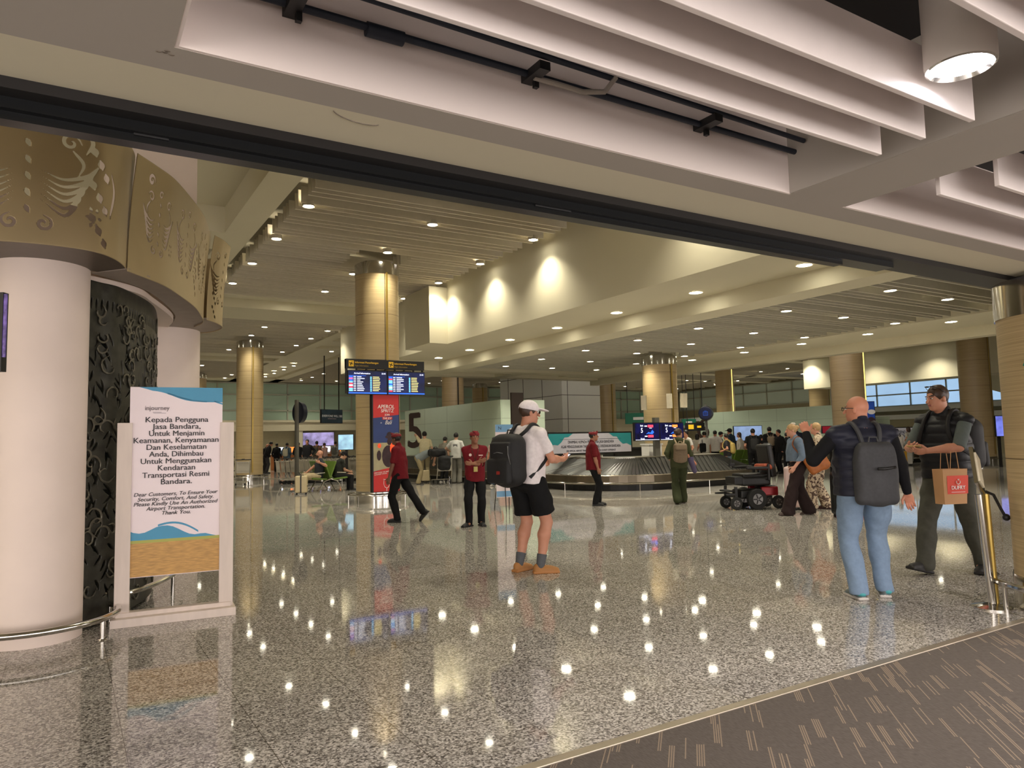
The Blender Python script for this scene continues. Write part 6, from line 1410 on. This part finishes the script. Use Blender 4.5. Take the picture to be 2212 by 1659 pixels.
person(at(1068, 24.6), fc(200), 'long haired woman in pink top mostly hidden behind the big backpack', 1.66, 2, {}, .95, (206, 160, 134), 'long', 'black', ('tee', (206, 170, 164)), ('trousers', (84, 100, 124)), (200, 196, 190))
def blob(px, py, D, r, col, label, cat='bag', name='bag'):
    p = PF(px, py, D); q = Field(np.array(p)-np.array(r)-.12, np.array(p)+np.array(r)+.12, .02); q.box(p, r, min(r)*.7, None, .02); q.wrinkle(.012, .7, int(px)); V = empty(name, (0, 0, 0))
    o = fobj(name, [q], mat('bag_%d_%d_%d' % col, col, .7, var=.12, scale=40), None); bpy.data.objects.remove(V); recenter(o); o.name = name; return tag(o, label, cat)
blob(944, 978, 26.7, (.30, .22, .14), (22, 22, 24), 'black bag lying on top of the trolley beside the bending man')
blob(960, 1000, 26.5, (.22, .18, .26), (24, 25, 28), 'black padded jacket or bag hanging on the trolley beside the bending man')
blob(1652, 1008, 15.0, (.17, .15, .065), (168, 80, 54), 'crumpled orange bag lying on the seat of the power wheelchair')
# crowd
CR_ = [ # px, top, D, face, hair, haircolour, top, bottom, label
 (1483, 928, 25, 250, 'short', 'black', ('tee', (210, 208, 204)), ('trousers', (30, 30, 32)), 'dark haired person in white peeking out behind the woman in green'),
 (1506, 936, 30, 20, 'long', 'black', ('tee', (206, 200, 190)), ('shorts', (40, 38, 38)), 'long haired woman in white t-shirt left of the blue sign post'),
 (1522, 931, 29.5, 350, 'short', 'black', ('tee', (214, 212, 208)), ('trousers', (22, 22, 24)), 'person in white t-shirt and black trousers beside the blue sign post'),
 (1545, 929, 31, 15, 'short', 'black', ('tee', (210, 206, 200)), ('trousers', (36, 34, 36)), 'person in white t-shirt just right of the blue sign post'),
 (1556, 932, 33, 110, 'cap_black', 'black', ('tee', (44, 52, 56)), ('trousers', (30, 30, 32)), 'person in dark cap behind the blue sign post'),
 (1570, 936, 26.3, 300, 'short', 'black', ('tee', (52, 50, 52)), ('skirt', (112, 128, 142)), 'person in dark t-shirt and denim skirt carrying a yellow backpack'),
 (1578, 925, 31, 320, 'cap_black', 'black', ('jacket', (36, 54, 70)), ('trousers', (26, 28, 34)), 'tall person in teal blue jacket and black cap'),
 (1588, 932, 34, 10, 'short', 'black', ('tee', (60, 56, 56)), ('trousers', (30, 30, 32)), 'black haired person left of the woman in the white sweater'),
 (1598, 933, 32, 300, 'long', 'brown', ('long', (206, 200, 186)), ('trousers', (60, 56, 54)), 'long haired woman in white sweater looking left'),
 (1608, 939, 36, 10, 'long', 'blonde', ('tee', (110, 84, 62)), ('trousers', (60, 56, 54)), 'small blonde person behind the crowd'),
 (1627, 925, 26.8, 5, 'short', 'black', ('tee', (26, 26, 28)), ('trousers', (24, 24, 26)), 'broad man in black t-shirt with a black backpack in front of the green bench'),
 (1644, 938, 28, 15, 'short', 'black', ('tee', (32, 32, 34)), ('trousers', (98, 116, 136)), 'person in black t-shirt and pale jeans beside the broad man in black'),
 (1663, 921, 29.5, 5, 'short', 'black', ('hoodie', (26, 26, 28)), ('trousers', (26, 26, 28)), 'person in black hoodie carrying a beige backpack'),
 (1683, 927, 29, 250, 'short', 'black', ('jacket', (28, 27, 28)), ('trousers', (26, 26, 28)), 'person in black looking down right of the beige backpack'),
 (1699, 934, 31, 20, 'short', 'black', ('jacket', (38, 38, 40)), ('trousers', (26, 26, 28)), 'person in black hidden left of the denim jacket'),
 (1721, 914, 26, 10, 'short', 'black', ('jacket', (30, 34, 52)), ('trousers', (30, 30, 32)), 'tall person in dark blue behind the woman in the denim jacket'),
 (1907, 920, 31, 90, 'short', 'black', ('tee', (40, 66, 60)), ('trousers', (30, 30, 32)), 'black haired person in profile right of the bald man'),
 (1926, 922, 33, 100, 'cap_black', 'black', ('tee', (52, 70, 66)), ('trousers', (30, 30, 32)), 'person in dark cap and green top behind the white backpack'),
 (1938, 925, 30.5, 10, 'long', 'black', ('jacket', (214, 208, 200)), ('trousers', (90, 84, 70)), 'black haired person in a white jacket with yellow suitcase'),
 (1964, 921, 34.6, 340, 'long', 'brown', ('tee', (208, 204, 192)), ('skirt', (150, 154, 146)), 'long haired woman in white top and long grey skirt'),
 (2006, 918, 34.4, 350, 'short', 'black', ('hoodie', (22, 22, 24)), ('trousers', (22, 22, 24)), 'person in black hoodie and white shoes standing by the far belt'),
 (576, 949, 42, 60, 'short', 'black', ('jacket', (26, 26, 28)), ('trousers', (56, 54, 56)), 'stooping person in black right of the left column'),
 (569, 957, 43, 90, 'shaved', 'grey', ('jacket', (40, 36, 36)), ('trousers', (40, 38, 40)), 'pale headed person behind the stooping person in black'),
 (598, 957, 44, 350, 'short', 'black', ('jacket', (22, 22, 24)), ('trousers', (30, 30, 30)), 'person in black at the counter, left of the white backpack'),
 (620, 956, 42, 10, 'short', 'black', ('jacket', (84, 104, 122)), ('trousers', (60, 60, 60)), 'person in blue jacket with a cream backpack at the trolley row'),
 (644, 955, 41, 10, 'short', 'black', ('jacket', (26, 26, 28)), ('trousers', (26, 26, 28)), 'person in black hidden behind the dark round sign post'),
 (664, 945, 37, 190, 'short', 'black', ('jacket', (28, 28, 32)), ('trousers', (26, 26, 28)), 'person in black padded jacket facing the camera over the trolleys'),
 (684, 952, 40, 5, 'short', 'black', ('tee', (110, 80, 66)), ('trousers', (40, 40, 40)), 'person with a dark olive backpack over the trolleys'),
 (701, 956, 42, 300, 'short', 'brown', ('tee', (196, 160, 150)), ('trousers', (60, 60, 60)), 'person in pale pink right of the olive backpack'),
 (724, 953, 44, 5, 'short', 'black', ('tee', (170, 170, 160)), ('trousers', (60, 60, 60)), 'person in pale grey with a grey backpack left of the bright screen'),
 (500, 968, 48, 20, 'short', 'black', ('jacket', (30, 30, 32)), ('trousers', (40, 40, 42)), 'small dark person seen between the notice stand and the left column'),
]
for k, (px, ty, D, f, hr, hcol, tp, bt, lab) in enumerate(CR_):
    hgt = min(1.86, max(1.55, hh(px, ty, D))); rs = random.Random(k)
    pose = dict(footR=(.10, rs.uniform(-.1, .15), 0), footL=(-.10, rs.uniform(-.12, .1), 0), handR=(.24, rs.uniform(0, .2), rs.uniform(-.1, .15)), handL=(-.24, rs.uniform(0, .2), rs.uniform(-.1, .15)), hy=rs.uniform(-15, 15))
    if 'stooping' in lab: pose['lean'] = 18
    P = person(at(px, D), fc(f), lab, hgt, 2, pose, rs.uniform(.94, 1.06) if 'broad' not in lab else 1.15, (196, 150, 124) if 'pale headed' not in lab else (206, 150, 130), hr, hcol, tp, bt, (206, 204, 198) if ('white shoes' in lab) else (40, 38, 38), vis_legs=bt[0] in ('shorts', 'skirt'), hem=(.62 if bt[0] == 'skirt' and D < 30 else .14 if bt[0] == 'skirt' else None))
    bp_ = {'yellow backpack': ('shiny yellow backpack on the person in the denim skirt', (196, 170, 96)), 'with a black backpack': ('black backpack with pale stripe on the broad man in black', (34, 34, 36)), 'beige backpack': ('beige backpack on the person in the black hoodie', (150, 134, 112)), 'white jacket': ('white backpack with black straps by the far belt', (206, 200, 192)), 'cream backpack': ('cream backpack on the person in the blue jacket at the trolleys', (196, 190, 166)), 'olive backpack': ('dark olive backpack over the trolley row', (52, 52, 40)), 'grey backpack': ('grey backpack on the person left of the bright screen', (96, 96, 88))}
    for key, (bl, bc_) in bp_.items():
        if key in lab and not ('right of' in lab or 'black looking' in lab): backpack(P, bl, bc_, .30, .42, .15, .03, pockets=False, strap=black if 'black straps' in bl else None); break
    if 'white t-shirt and black trousers' in lab:
        o = empty('shoulder_bag', P['pos'], P['face'], 'black slouchy bag on the shoulder of the person in white by the sign post', 'bag'); q = Field(P['T']((-.4, -.35, -.05)), P['T']((.2, .1, .45)), .02); q.box(P['T']((-.16, -.16, .15)), (.13, .07, .18), .06); fobj('bag_body', [q], cloth((24, 24, 26)), o)
        MB().tube([tuple(P['T'](v)) for v in ((-.16, -.15, .3), (-.14, -.06, .5), (-.13, .1, .4))], .012, 6).build('strap', black, o)
# counters behind the trolleys
wood = mat('counter_wood', (150, 92, 48), .45, var=.15, scale=3)
for px0, px1, D, lab in ((585, 640, 47, 'orange brown wooden service counter behind the people at left'), (690, 735, 47, 'orange brown wooden service counter below the purple screen')):
    a, c = at(px0, D), at(px1, D); o = empty('service_counter', a, math.atan2(c.y-a.y, c.x-a.x), lab, 'counter'); L = (c-a).length
    MB().bb((0, 0, 0), (L, .6, 1.02)).build('front', wood, o); MB().bb((-.05, -.05, 1.02), (L+.05, .7, 1.08)).build('top', white, o); MB().box((L*.3, .2, 1.3), (.5, .05, .35)).build('monitor', glo['white'], o); MB().box((L*.8, .2, 1.3), (.5, .05, .35)).build('monitor', glo['orange'], o)
